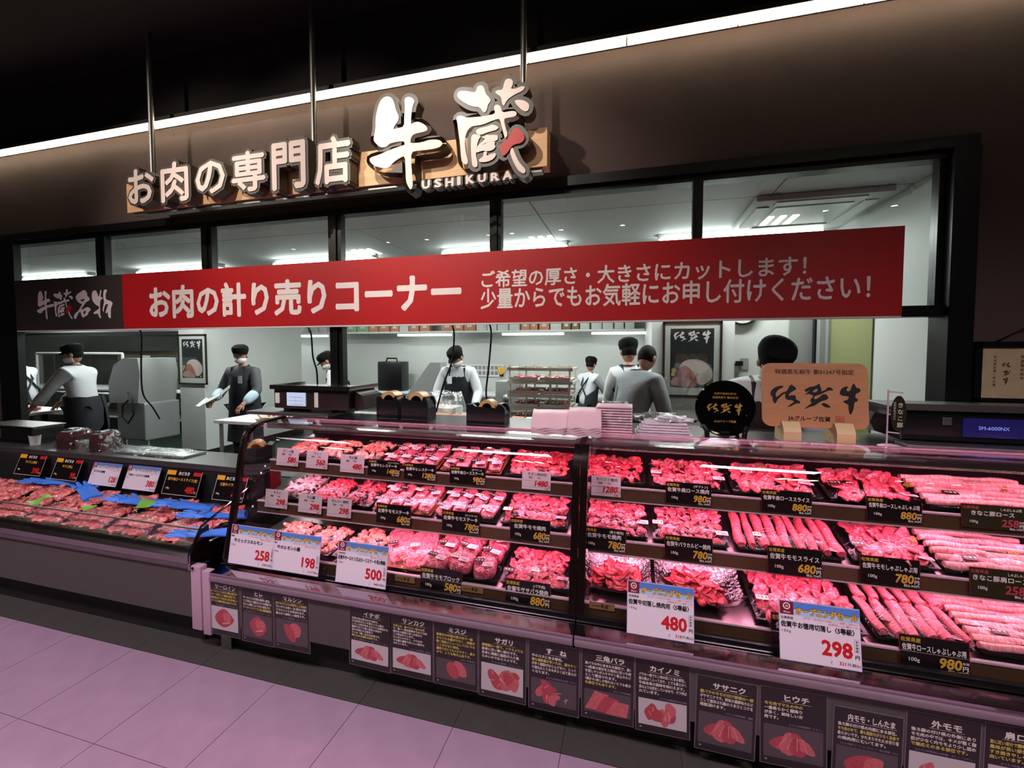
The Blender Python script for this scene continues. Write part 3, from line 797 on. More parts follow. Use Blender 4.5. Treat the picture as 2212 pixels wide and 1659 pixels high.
st_me = MB().box(-0.016, 0.016, -0.009, 0.009, 0, 0.0008).mesh('sticker', M_STICK)
st_dk = MB().box(-0.017, 0.017, -0.010, 0.010, 0, 0.0008).mesh('sticker', pm('dark_sticker', '#2c1c16', 0.4))
st_pk = MB().box(-0.017, 0.017, -0.010, 0.010, 0, 0.0008).mesh('sticker', pm('price_sticker', '#e9c9d2', 0.4))
def flat_print(fill, mat):
    """print lying face up: x right, y away"""
    t = MB(); fill(t); t.v = [(x, z, 0.0011) for x, y, z in t.v]
    return t.mesh('print', mat)
def _sg(t):
    for q in SAGA_COARSE:
        put_poly(t, q, -0.0135, -0.0052, 0.0165, 0)
pr_dark = flat_print(_sg, M_INK)
pr_gold = flat_print(_sg, M_STICK)
def _ln(t):
    rect(t, -0.013, 0.010, 0.003, 0.0042); rect(t, -0.013, 0.013, -0.001, 0.0002); rect(t, -0.002, 0.013, -0.006, -0.0035)
pr_line = flat_print(_ln, M_INK)
gar = MB()
for i in range(26):
    a = random.uniform(0, 6.28); l = random.uniform(0.010, 0.020); x, y = random.uniform(-.016, .016), random.uniform(-.010, .010)
    d = Vector((math.cos(a), math.sin(a), random.uniform(0.1, 0.7))) * l
    s = Vector((-math.sin(a), math.cos(a), 0)) * 0.0022
    p = Vector((x, y, 0.001))
    gar.add([p, p + d * .5 + s, p + d, p + d * .5 - s, p + d * .5 + Vector((0, 0, -.0012))], [(0, 1, 2, 3), (0, 4, 1), (1, 4, 2), (2, 4, 3), (3, 4, 0)])
gar_me = gar.mesh('garnish', M_LEAF)

def tray_part(t, w, d, h, mat, flare=0.012, name='tray'):
    f = flare
    o = [(-w / 2, 0), (w / 2, 0), (w / 2, d), (-w / 2, d)]
    i_ = [(-w / 2 + f, f), (w / 2 - f, f), (w / 2 - f, d - f), (-w / 2 + f, d - f)]
    vs = [(x, y, h) for x, y in o] + [(x, y, 0) for x, y in i_] + [(x * .985, y, h - 0.001) for x, y in i_] + [(x * .97, y, 0.004) for x, y in i_]
    fs = [(0, 1, 5, 4), (1, 2, 6, 5), (2, 3, 7, 6), (3, 0, 4, 7), (4, 5, 6, 7), (0, 8, 9, 1), (1, 9, 10, 2), (2, 10, 11, 3), (3, 11, 8, 0), (8, 12, 13, 9), (9, 13, 14, 10), (10, 14, 15, 11), (11, 15, 12, 8), (15, 14, 13, 12)]
    return MB().add(vs, fs).build(name, mat, t)

def film_part(t, w, d, h0, h1, sd, name='film', mat=None, rag=0.004):
    nx, ny = 12, 8
    vs, fs = [], []
    for j in range(ny + 1):
        for i in range(nx + 1):
            u, v = i / nx, j / ny
            e = min(u, 1 - u, v, 1 - v)
            k = min(1, e * 6)
            k = k * k * (3 - 2 * k)
            vs.append(((u - .5) * w, v * d, h0 + (h1 - h0) * k + rag * noise.noise(Vector((u * 5, v * 4, sd * 3.7))) * (0.3 + k)))
    for j in range(ny):
        for i in range(nx):
            a = j * (nx + 1) + i
            fs.append((a, a + 1, a + nx + 2, a + nx + 1))
    return MB().add(vs, fs).build(name, mat or M_FILM, t, 'all')

def sticker(t, x, y, z, kind, rz=0.0, tilt=0.0):
    me, pr = {'dark': (st_dk, pr_gold), 'pale': (st_me, pr_dark), 'price': (st_pk, pr_line)}[kind]
    s = link('sticker', me, t, (x, y, z), (tilt, 0, rz), 1.5)
    link('print', pr, s)

PID = [0]
def pack(x0, x1, yf, z, d, kind, mat, label, tilt=9.0, dens=1.0, tray='black', garnish=None, stickers=(), film=True, skew=0.0, h=0.0, group=None):
    PID[0] += 1
    rnd = random.Random(PID[0] * 13 + 5)
    w = x1 - x0
    t = thing('meat_pack', label, 'meat pack', ((x0 + x1) / 2, yf, z), (R(tilt), 0, R(skew)), group)
    tm = {'black': M_TRAY, 'white': M_TRAYW, 'wood': M_TRAYWOOD}[tray]
    th = 0.022
    top = 0.05
    if kind == 'slices':
        tray_part(t, w, d, th, tm)
        ps = pieces('slice', mat)
        nr = max(5, int(d / 0.036)); nc = max(4, int(w / 0.034))
        for r in range(nr):
            for c in range(nc):
                x = -w / 2 + 0.026 + (w - 0.052) * (c + 0.25 + 0.5 * rnd.random()) / nc
                y = 0.022 + (d - 0.044) * r / (nr - 1)
                link('meat_slice', rnd.choice(ps), t, (x, y, th * .75 + 0.014 + 0.014 * math.sin(math.pi * r / (nr - 1)) + rnd.uniform(-.003, .004)),
                     (R(rnd.uniform(18, 58)), R(rnd.uniform(-22, 22)), R(rnd.uniform(-30, 30) + 90 * (rnd.random() < .3))), rnd.uniform(.85, 1.15))
    elif kind == 'folded':
        tray_part(t, w, d, th, tm)
        ps = pieces('big', mat)
        nr = max(4, int(d / 0.045)); nc = max(2, int(w / 0.058))
        for r in range(nr):
            for c in range(nc):
                x = -w / 2 + 0.032 + (w - 0.064) * (c + 0.35 + 0.3 * rnd.random()) / nc
                y = 0.025 + (d - 0.05) * r / (nr - 1)
                link('meat_slice', rnd.choice(ps), t, (x, y, th * .75 + 0.014 + 0.012 * math.sin(math.pi * r / (nr - 1)) + 0.002 * c),
                     (R(rnd.uniform(8, 30)), R(rnd.uniform(-15, 15)), R(52 + rnd.uniform(-20, 20))), rnd.uniform(.9, 1.15))
        top = 0.06
    elif kind == 'rolls_y':
        tray_part(t, w, d, th, tm)
        ps = pieces('roll', mat)
        n = max(4, int((w - 0.02) / 0.042))
        for c in range(n):
            x = -w / 2 + 0.02 + (w - 0.04) * c / (n - 1)
            if d > 0.27:
                link('meat_roll', rnd.choice(ps), t, (x, d * .30, th + 0.016), (R(2), rnd.uniform(0, 6), R(rnd.uniform(-3, 3))), (1.42, d * .56, 1.4))
                link('meat_roll', rnd.choice(ps), t, (x + .006, d * .76, th + 0.026), (R(4), rnd.uniform(0, 6), R(rnd.uniform(-3, 3))), (1.42, d * .46, 1.4))
            else:
                link('meat_roll', rnd.choice(ps), t, (x, d / 2, th + 0.013 + rnd.uniform(-.002, .002)), (R(rnd.uniform(-2, 2)), rnd.uniform(0, 6), R(rnd.uniform(-3, 3))), (1.4, d * rnd.uniform(.92, .98), 1.4))
    elif kind == 'rolls_x':
        tray_part(t, w, d, th, tm)
        ps = pieces('roll', mat)
        n = max(5, int((d - 0.03) / 0.033)); k = 2 if w > 0.22 else 1
        for r in range(n):
            for c in range(k):
                link('meat_roll', rnd.choice(ps), t, (-w / 2 + w * (c + .5) / k, 0.02 + (d - 0.04) * r / (n - 1), th + 0.013 + rnd.uniform(-.002, .002)),
                     (0, rnd.uniform(0, 6), R(90 + rnd.uniform(-3, 3))), (1.15, w / k * 1.04, 1.15))
    elif kind in ('chunks', 'strips'):
        tray_part(t, w, d, th * 1.2, tm, 0.02)
        ps = pieces('chunk' if kind == 'chunks' else 'strip', mat)
        n = int(dens * w * d / (0.00052 if kind == 'chunks' else 0.00062))
        for i in range(n):
            u = rnd.uniform(-1, 1); v = rnd.uniform(-1, 1)
            hh = max(0.0, 1 - (u * u + v * v) * 0.6)
            link('meat_piece', rnd.choice(ps), t, (u * (w / 2 - 0.022), d / 2 + v * (d / 2 - 0.022), th * .6 + 0.010 + 0.026 * hh * rnd.uniform(.6, 1)),
                 (rnd.uniform(-.5, .5), rnd.uniform(-.5, .5), rnd.uniform(0, 6.3)), rnd.uniform(.75, 1.2) / math.sqrt(dens))
        top = 0.062
    elif kind in ('steaks', 'blocks', 'slabs'):
        tray_part(t, w, d, th * .6, tm, 0.008)
        if kind == 'steaks':
            nc, nr, sx_, sy_, sh = max(2, int(w / 0.075)), 2, 0.078, d * .52, 0.022
        elif kind == 'blocks':
            nc, nr, sx_, sy_, sh = 3, 3, w / 3.1, d * .34, 0.045
        else:
            nc, nr, sx_, sy_, sh = 2, 1, w * .56, d * .86, 0.024
        me = [steak_mesh('steak', mat, sx_, sy_, sh, s + PID[0]) for s in range(2)]
        for r in range(nr):
            for c in range(nc):
                x = -w / 2 + w * (c + .5) / nc + rnd.uniform(-.004, .004)
                y = d * (r + .5) / nr + rnd.uniform(-.006, .006)
                zz = th * .4 + 0.004 + 0.008 * (c % 2) + 0.007 * (nr - 1 - r)
                rz = R(rnd.uniform(-14, 14) + (18 if kind == 'slabs' else 0))
                s = link('steak', me[(r + c) % 2], t, (x, y, zz), (R(rnd.uniform(2, 9)), R(rnd.uniform(-6, 6)), rz), rnd.uniform(.92, 1.05))
                f = film_part(s, sx_ * 1.12, sy_ * 1.1, 0.002, sh + 0.006, rnd.random() * 9, 'film')
                f.location = (0, -sy_ * .55, 0)
                if True:
                    sticker(t, x - sx_ * .22, y - sy_ * .1, zz + sh + 0.016, 'dark' if rnd.random() < .6 else 'pale', rz + R(rnd.uniform(-12, 12)))
                if rnd.random() < .75:
                    sticker(t, x + sx_ * .2, y - sy_ * .28, zz + sh + 0.016, 'price', rz + R(rnd.uniform(-12, 12)))
        film = False
        top = 0.06
    elif kind == 'dish':
        # clear square dish with upturned corners, a heap of slices in the middle
        n = 10
        vs, fs = [], []
        for j in range(n + 1):
            for i in range(n + 1):
                u, v = i / n * 2 - 1, j / n * 2 - 1
                e = max(abs(u), abs(v))
                zz = 0.004 + 0.055 * max(0, e - .45) ** 1.3 / .46 + 0.075 * (abs(u * v)) ** 3
                vs.append((u * w / 2, d / 2 + v * d / 2, zz))
        for j in range(n):
            for i in range(n):
                a = j * (n + 1) + i
                fs.append((a, a + 1, a + n + 2, a + n + 1))
        m = len(vs)
        vs += [(x, y, q - 0.004) for x, y, q in vs]
        fs += [tuple(k + m for k in f[::-1]) for f in fs]
        MB().add(vs, fs).build('clear_dish', M_DISH, t, 'all')
        ps = pieces('big', mat)
        for i in range(46):
            a = rnd.uniform(0, 6.28); q = math.sqrt(rnd.random())
            link('meat_slice', rnd.choice(ps), t, (math.cos(a) * q * w * .32, d * .5 + math.sin(a) * q * d * .34, 0.022 + 0.062 * (1 - q * q) * rnd.uniform(.5, 1)),
                 (R(rnd.uniform(-20, 40)), R(rnd.uniform(-25, 25)), rnd.uniform(0, 6.3)), rnd.uniform(.75, 1.05))
        film = False
        top = 0.085
    if film:
        film_part(t, w * 1.0, d, th * .9, top + h, PID[0] * 1.7)
    for (u, v, kd, rz) in stickers:
        sticker(t, -w / 2 + u * w, v * d, top + h + 0.001 - 0.012 * (abs(v - .5) > .35), kd, R(rz), R(-14 if v < .2 else 0))
    if garnish:
        link('garnish', gar_me, t, (-w / 2 + garnish[0] * w, garnish[1] * d, top + h - 0.006), None, garnish[2] if len(garnish) > 2 else 1.0)
    return t

U_, M_, D_ = ('upper', 2.20, 0.976, 0.245), ('middle', 2.10, 0.754, 0.25), ('deck', 1.945, 0.530, 0.345)
def row(tier, px0, px1, py, kind, mat, label, **k):
    nm, yf, z, d = tier
    d = k.pop('d', d)
    a, b = PY(px0, py, yf).x, PY(px1, py, yf).x
    k.setdefault('tilt', 13.5 if nm != 'deck' else 8.0)
    return pack(a + 0.003, b - 0.003, yf, z, d, kind, mat, label, **k)
# top shelf
G1, G2, G3 = 'meat packs on the top shelf', 'meat packs on the middle shelf', 'meat packs on the bottom deck'
row(U_, 606, 676, 1000, 'chunks', MT_ORANGE, 'tray of orange offal pieces behind the 580 tag', group=G1, skew=-3)
row(U_, 676, 746, 1004, 'chunks', MT_ORANGE, 'tray of pinkish offal pieces behind the 560 tag', group=G1, skew=-3)
row(U_, 748, 822, 1010, 'chunks', MT_ORANGE, 'tray of orange offal pieces behind the white 480 tag', group=G1, skew=-2)
row(U_, 826, 946, 1015, 'steaks', MT_SIRLOIN, 'wrapped fillet steaks heaped behind the 1480 and 1280 cards', group=G1, tray='wood')
row(U_, 950, 1083, 1025, 'steaks', MT_SIRLOIN, 'wrapped shoulder steaks with many stickers behind the 980 card', group=G1, tray='wood')
row(U_, 1090, 1232, 1035, 'slices', MT_LEAN, 'tray of tongue slices in film behind the white 1480 tag', group=G1)
row(U_, 1254, 1396, 1045, 'slices', MT_LEAN, 'tray of skirt slices in film behind the white 1280 tag', group=G1)
row(U_, 1400, 1575, 1055, 'slices', MT_BEEF, 'tray of shoulder barbecue slices above the 980 card beside the divider', group=G1, garnish=(.4, .62, 1), stickers=((.1, .3, 'pale', 0), (.9, .22, 'price', 0)))
row(U_, 1580, 1780, 1070, 'folded', MT_BEEF, 'tray of folded shoulder slices above the 880 sliced-beef card', group=G1, garnish=(.42, .75, 1), stickers=((.22, .5, 'pale', 0), (.85, .18, 'price', -10)))
row(U_, 1790, 1998, 1085, 'folded', MT_BEEF, 'tray of folded hot-pot slices above the 880 hot-pot card', group=G1, garnish=(.93, .4, 1.1), stickers=((.12, .3, 'dark', 0), (.88, .12, 'price', -10)))
row(U_, 2005, 2290, 1100, 'rolls_x', MT_PALE, 'tray of pale pork loin rolls on the top shelf', group=G1, stickers=((.25, .3, 'dark', 0),), garnish=(.75, .55, 1.1))
# middle shelf
row(M_, 592, 662, 1090, 'strips', MT_TRIPE, 'tray of greyish tripe strips on the middle shelf', group=G2, skew=-3)
row(M_, 662, 734, 1100, 'chunks', MT_LEAN, 'tray of bright red heart pieces on the middle shelf', group=G2, skew=-3)
row(M_, 736, 800, 1108, 'strips', MT_DARK, 'tray of dark red liver strips on the middle shelf', group=G2, skew=-2)
row(M_, 804, 932, 1118, 'steaks', MT_SIRLOIN, 'wrapped round steaks heaped behind the 680 steak card', group=G2, tray='wood')
row(M_, 938, 1072, 1130, 'steaks', MT_SIRLOIN, 'wrapped round steaks with stickers behind the 780 steak card', group=G2)
row(M_, 1078, 1226, 1145, 'slices', MT_BEEF, 'tray of round barbecue slices behind the 680 barbecue card', group=G2, garnish=(.5, .65, .9), stickers=((.08, .3, 'pale', 0), (.9, .18, 'price', 0)))
row(M_, 1256, 1402, 1155, 'slices', MT_BEEF, 'tray of rare-cut slices beside the divider on the middle shelf', group=G2, garnish=(.45, .75, 1), stickers=((.92, .3, 'price', 0),))
row(M_, 1408, 1578, 1175, 'slices', MT_BEEF, 'tray of rib slices with gold garnish on the middle shelf', group=G2, garnish=(.52, .6, 1.1), stickers=((.08, .35, 'pale', 0), (.92, .2, 'price', 0)))
row(M_, 1590, 1830, 1195, 'rolls_y', MT_BEEF, 'tray of rolled round slices lying lengthwise on the middle shelf', group=G2, garnish=(.62, .35, 1.1), stickers=((.2, .28, 'pale', 0), (.88, .12, 'price', -10)))
row(M_, 1840, 2035, 1215, 'folded', MT_BEEF, 'middle-shelf tray of folded round slices beside the lengthwise rolls', group=G2, garnish=(.85, .5, 1), stickers=((.12, .25, 'dark', 0), (.85, .1, 'price', -10)))
row(M_, 2042, 2300, 1230, 'rolls_x', MT_PALE, 'tray of pale pork shoulder rolls on the middle shelf', group=G2, stickers=((.28, .22, 'dark', 0),), garnish=(.75, .45, 1.1))
# bottom deck
row(D_, 556, 632, 1200, 'strips', MT_ORANGE, 'tray of mixed offal behind the 258 sale card', group=G3, skew=-3, d=.27)
row(D_, 636, 712, 1210, 'chunks', MT_ORANGE, 'tray of small intestine behind the 198 sale card', group=G3, skew=-3, d=.27)
row(D_, 714, 806, 1220, 'chunks', MT_ORANGE, 'tray of orange offal beside the 500 sale card', group=G3, skew=-2, d=.29)
row(D_, 808, 912, 1235, 'slabs', MT_SIRLOIN, 'large wrapped marbled sirloin slabs above the 500 sale card', group=G3, tray='wood')
row(D_, 914, 1072, 1255, 'blocks', MT_BLOCK, 'film-wrapped round blocks behind the 580 card', group=G3)
row(D_, 1078, 1230, 1275, 'slices', MT_BEEF, 'tray of flank slices behind the 880 flank card', group=G3, stickers=((.1, .2, 'dark', 0), (.5, .3, 'pale', 0), (.9, .15, 'price', 0)), d=.27)
row(D_, 1252, 1410, 1295, 'dish', MT_LEAN, 'clear dish heaped with trimmings beside the divider', group=G3, d=.26)
row(D_, 1416, 1618, 1315, 'dish', MT_LEAN, 'clear dish heaped with trimmings behind the 480 sale card', group=G3, d=.27)
row(D_, 1632, 1880, 1350, 'folded', MT_BEEF, 'wide tray of value trimmings behind the 298 sale card', group=G3, stickers=((.1, .25, 'pale', 0),))
row(D_, 1890, 2110, 1385, 'rolls_y', MT_SIRLOIN, 'tray of rolled loin slices behind the 980 hot-pot card', group=G3, garnish=(.62, .75, 1.2), stickers=((.2, .18, 'dark', -8), (.82, .1, 'price', -10)))
row(D_, 2120, 2380, 1410, 'rolls_x', MT_PALE, 'tray of pale pork rolls on the bottom deck', group=G3, stickers=((.3, .25, 'dark', 0),))
# ------------------------------------------------------------------ price cards
M_CBLK = pm('black_card', '#171011', 0.18)
M_COLV = pm('olive_card', '#2c2a16', 0.3)
M_CRED = pm('red_card_border', '#8a1420', 0.4)
M_CWHT = pm('white_card', '#d9c6cc', 0.35)
M_CSALE = pm('sale_card', '#e3d3de', 0.35)
M_ACR = clear('acrylic_holder', (0.97, 0.95, 0.95), gloss=1.2, base=0.01)
M_LAV = pm('lavender_print', '#8d7fc0', 0.5)
M_SKY = pm('sky_print', '#4f7fd0', 0.5)
M_SKY2 = pm('pale_sky_print', '#a9c6e6', 0.5)
M_MAR = pm('maroon_print', '#7c1128', 0.5)
M_YEL = pm('orange_print', '#f0a81e', 0.5)
M_BRN = pm('brown_print', '#5a3a1e', 0.5)
M_GREYP = pm('grey_print', '#8a8488', 0.5)
M_PINKP = pm('pink_print', '#d06a8a', 0.5)

def holder(t, w, h):
    MB().box(-w / 2 - 0.004, w / 2 + 0.004, 0.0012, 0.0026, -0.003, h + 0.003).box(-w / 2 - 0.004, w / 2 + 0.004, 0.0012, 0.018, -0.003, -0.0015).build('holder', M_ACR, t)

def black_card(loc, w, h, tilt, label, name, price, sub='', tax='', mat=None, pcol=None, origin='佐賀県産', group='black price cards', italic=0.0):
    t = thing('price_card', label, 'price card', loc, (R(-tilt), 0, 0), group)
    MB().box(-w / 2, w / 2, 0, 0.0012, 0, h).build('card', mat or M_CBLK, t)
    b = MB(); rect(b, -w / 2, w / 2, h - 0.0016, h); rect(b, -w / 2, -w / 2 + 0.0014, 0, h); rect(b, w / 2 - 0.0014, w / 2, 0, h)
    b.build('border', M_CRED, t)
    holder(t, w, h)
    u = h / 0.085
    g = MB(); put_text(g, origin, -w / 2 + 0.004, h - 0.0165 * u, 0.0125 * u, bold=0.02, fit=w * .3)
    put_text(g, price, w / 2 - 0.018 * u, 0.0115 * u, 0.036 * u, bold=0.035, align='R', sx=.92, shear=0.12)
    if pcol:
        g.build('gold_print', M_GOLD, t)
    else:
        g.build('gold_print', M_GOLD, t)
    wt = MB(); put_text(wt, name, 0, h - 0.038 * u, 0.0185 * u, bold=0.022, align='C', fit=w * .92)
    if sub:
        put_text(wt, sub, w * .12, h - 0.0175 * u, 0.0115 * u, bold=0.02, align='L', fit=w * .34)
    put_text(wt, '100g', -w / 2 + w * .12, 0.018 * u, 0.014 * u, bold=0.015)
    put_text(wt, '円', w / 2 - 0.0165 * u, 0.0115 * u, 0.014 * u, bold=0.03)
    put_text(wt, '本体', w / 2 - 0.016 * u, 0.027 * u, 0.0075 * u, bold=0.02)
    if tax:
        put_text(wt, '税込 ' + tax + '円', w / 2 - 0.004, 0.0015 * u, 0.0085 * u, bold=0.02, align='R')
    wt.build('white_print', M_WHITE, t)
    return t

def white_card(loc, w, h, tilt, label, name, price, tax=''):
    t = thing('price_tag', label, 'price tag', loc, (R(-tilt), 0, 0), 'white price tags')
    MB().box(-w / 2, w / 2, 0, 0.0012, 0, h).build('card', M_CWHT, t)
    holder(t, w, h)
    u = h / 0.08
    k = MB(); put_text(k, name, 0.004, h - 0.0185 * u, 0.0145 * u, bold=0.012, align='C', fit=w * .82)
    put_text(k, '国産', -w * .26, h - 0.031 * u, 0.0085 * u, bold=0.01); put_text(k, '100g', 0.004, h - 0.031 * u, 0.0085 * u, bold=0.01)
    put_text(k, '円', w / 2 - 0.013 * u, 0.0145 * u, 0.011 * u, bold=0.01)
    rect(k, -w / 2 + 0.001, w / 2 - 0.001, 0.0112 * u, 0.0118 * u)
    k.build('black_print', M_INK, t)
    r = MB(); put_text(r, price, w / 2 - 0.0145 * u, 0.0165 * u, 0.033 * u, bold=0.045, align='R', sx=.95, shear=0.2, fit=w * .72)
    if tax:
        put_text(r, tax, w / 2 - 0.01, 0.0025 * u, 0.009 * u, bold=0.03, align='R')
    r.build('red_print', M_RED, t)
    return t

def sale_card(loc, w, h, tilt, label, name, price, tax, origin='佐賀県産', small=False):
    t = thing('sale_card', label, 'price card', loc, (R(-tilt), 0, 0), 'white opening sale cards')
    MB().box(-w / 2, w / 2, 0, 0.0015, 0, h).build('card', M_CSALE, t)
    b = MB(); e = 0.0016
    rect(b, -w / 2, w / 2, h - e, h, -0.0004); rect(b, -w / 2, w / 2, 0, e, -0.0004); rect(b, -w / 2, -w / 2 + e, 0, h, -0.0004); rect(b, w / 2 - e, w / 2, 0, h, -0.0004)
    b.build('border', M_LAV, t)
    hx = -w / 2 + 0.235 * h
    m = MB(); rect(m, -w / 2 + 0.004, hx, h * .765, h * .985); m.build('logo_field', M_MAR, t)
    lg = MB()
    cx, cz, ro = (-w / 2 + 0.004 + hx) / 2, h * .905, h * .058
    n = 20
    ring = [(math.cos(6.2832 * i / n), math.sin(6.2832 * i / n)) for i in range(n)]
    put_poly(lg, ring, cx, cz, ro, -0.0008, [[(x * .72, z * .72) for x, z in ring]])
    put_poly(lg, [(-.5, .1), (.1, .35), (.5, .1), (.5, -.12), (0, .12), (-.5, -.1)], cx, cz, ro * .8)
    put_poly(lg, [(-.45, -.25), (.1, -.05), (.5, -.25), (.35, -.45), (0, -.25), (-.4, -.42)], cx, cz, ro * .8)
    put_text(lg, 'Rhyes', cx, h * .79, 0.045 * h, align='C', fit=(hx + w / 2) * .8, shear=.2, bold=.015)
    lg.build('logo', M_WHITE, t)
    s1 = MB(); rect(s1, hx, w / 2 - 0.0016, h * .86, h * .985); s1.build('sky_band', M_SKY, t)
    s2 = MB(); rect(s2, hx, w / 2 - 0.0016, h * .765, h * .86); s2.build('pale_band', M_SKY2, t)
    ow = w / 2 - hx
    ol = MB(); put_text(ol, 'オープニングセール', (hx + w / 2) / 2, h * .80, 0.135 * h, -0.0009, bold=0.085, align='C', fit=ow * .94)
    ol.build('headline_outline', M_BRN, t)
    hl = MB(); put_text(hl, 'オープニングセール', (hx + w / 2) / 2, h * .80, 0.135 * h, -0.0015, bold=0.03, align='C', fit=ow * .94)
    hl.build('headline', M_YEL, t)
    k = MB(); put_text(k, origin, -w / 2 + 0.03 * h, h * .69, 0.05 * h, bold=0.012)
    put_text(k, name, -w / 2 + 0.03 * h + (0.1 * h if small else 0), h * .565, 0.105 * h, bold=0.032, fit=w - 0.07 * h - (0.2 * h if small else 0))
    put_text(k, '100g', -w / 2 + 0.035 * h, h * .47, 0.058 * h, bold=0.01, sp=.2)
    put_text(k, '円', w / 2 - 0.10 * h, h * .19, 0.075 * h, bold=0.02)
    put_text(k, '(', w / 2 - 0.46 * h, h * .06, 0.07 * h, bold=0.01); put_text(k, '円 税込)', w / 2 - 0.215 * h, h * .065, 0.055 * h, bold=0.012)
    for i, c in enumerate('本体価格'):
        put_text(k, c, w / 2 - 0.085 * h, h * (.45 - .048 * i), 0.04 * h, bold=0.015)
    rect(k, w / 2 - 0.1 * h, w / 2 - 0.097 * h, h * .29, h * .5); rect(k, w / 2 - 0.036 * h, w / 2 - 0.033 * h, h * .29, h * .5)
    rect(k, w / 2 - 0.1 * h, w / 2 - 0.033 * h, h * .497, h * .5); rect(k, w / 2 - 0.1 * h, w / 2 - 0.033 * h, h * .29, h * .293)
    k.build('black_print', M_INK, t)
    r = MB(); put_text(r, price, w / 2 - 0.13 * h, h * .19, 0.335 * h, bold=0.035, align='R', sx=.92)
    put_text(r, tax, w / 2 - 0.225 * h, h * .06, 0.075 * h, bold=0.02, align='R')
    r.build('red_print', M_RED, t)
    p = MB(); put_text(p, '佐賀牛丸ごと1頭セール!', w / 2 - 0.03 * h, h * .675, 0.042 * h, align='R', bold=0.01)
    put_text(p, '2月19日～2月20日(土) 3日間とくとく期間のご案内です', w / 2 - 0.03 * h, h * .725, 0.034 * h, align='R', bold=0.0, fit=w * .88)
    p.build('pink_print', M_PINKP, t)
    return t

def card_at(fn, Y, box, tilt, *a, **k):
    """places a card from where the photo shows it, at the depth of its shelf edge"""
    x0, y0, x1, y1 = box
    cx = (x0 + x1) / 2
    p0 = PY(x0, (y0 + y1) / 2, Y); p1 = PY(x1, (y0 + y1) / 2, Y)
    pb = PY(cx, y1, Y); pt = PY(cx, y0, Y)
    return fn(Vector(((p0.x + p1.x) / 2, Y, pb.z)), p1.x - p0.x, (pt.z - pb.z) * 1.02, tilt, *a, **k)
YU, YM, YD, YE = 2.168, 2.066, 1.908, 1.872
for bx, nm, pr, tx, lb in (((596, 970, 643, 1006), '牛シマ腸', '580', '626', 'white tag of stripe offal priced 580, first on the top shelf'),
    ((660, 975, 706, 1012), '牛ミノ', '560', '604', 'white tag of tripe priced 560, second on the top shelf'),
    ((734, 984, 785, 1021), '牛丸腸', '480', '518', 'white tag of round offal priced 480, third on the top shelf'),
    ((1127, 1020, 1189, 1058), '牛タン焼肉用', '1480', '1598', 'white tag of beef tongue priced 1480, before the divider post'),
    ((1277, 1031, 1341, 1072), '牛ハラミ焼肉', '1280', '1382', 'white tag of beef skirt priced 1280, after the divider post')):
    card_at(white_card, YU, bx, 8, lb, nm, pr, tx)
for bx, nm, lb in (((571, 1060, 619, 1097), '牛すじ', 'white tag with red 298 in front of the greyish tripe'),
    ((643, 1070, 693, 1108), '牛心臓', 'white tag with red 298 in front of the heart pieces'),
    ((705, 1079, 757, 1117), '牛レバー焼肉', 'white tag with red 298 in front of the dark liver')):
    card_at(white_card, YM, bx, 8, lb, nm, '298', '321')
for bx, nm, sb, pr, tx, lb in (((794, 995, 863, 1027), '佐賀牛ヒレステーキ', '(シャトーブリアン)', '1480', '1598', 'black card with gold 1480, beside the third white tag'),
    ((872, 1003, 941, 1036), '佐賀牛ヒレステーキ', '', '1280', '1382', 'black card with gold 1280 for fillet without bracketed note'),
    ((971, 1010, 1048, 1045), '佐賀牛肩ロースステーキ', '(ザブトン)', '980', '1058', 'black card with gold 980 for shoulder steak'),
    ((1438, 1045, 1537, 1089), '佐賀牛肩ロース焼肉', '(ザブトン)', '980', '1058', 'black card with gold 980 for shoulder barbecue slices'),
    ((1645, 1062, 1755, 1108), '佐賀牛肩ローススライス', '', '880', '950', 'black card with gold 880 for shoulder slices on the top shelf'),
    ((1873, 1078, 1994, 1126), '佐賀牛肩ロースしゃぶしゃぶ用', '', '880', '950', 'black card with gold 880 for shoulder hot-pot on the top shelf')):
    card_at(black_card, YU, bx, 6, lb, nm, pr, sb, tx)
for bx, nm, sb, pr, tx, lb in (((812, 1092, 886, 1132), '佐賀牛モモステーキ', '', '680', '734', 'black card with gold 680 for plain round steak'),
    ((954, 1107, 1035, 1149), '佐賀牛モモステーキ', '(シンシン)', '780', '842', 'black card with gold 780 for round steak with bracketed note'),
    ((1101, 1124, 1188, 1169), '佐賀牛モモ焼肉', '', '680', '734', 'black card with gold 680 for round barbecue slices'),
    ((1259, 1143, 1352, 1189), '佐賀牛モモ焼肉', '(希少部位)', '780', '842', 'black card with gold 780 for rare round slices by the divider'),
    ((1436, 1162, 1540, 1211), '佐賀牛バラカルビー焼肉', '', '780', '842', 'black card with gold 780 for rib slices'),
    ((1659, 1187, 1777, 1243), '佐賀牛モモスライス', '', '680', '734', 'black card with gold 680 under the rolled round slices'),
    ((1859, 1208, 1990, 1264), '佐賀牛モモしゃぶしゃぶ用', '', '780', '842', 'black card with gold 780 for round hot-pot slices')):
    card_at(black_card, YM, bx, 6, lb, nm, pr, sb, tx)
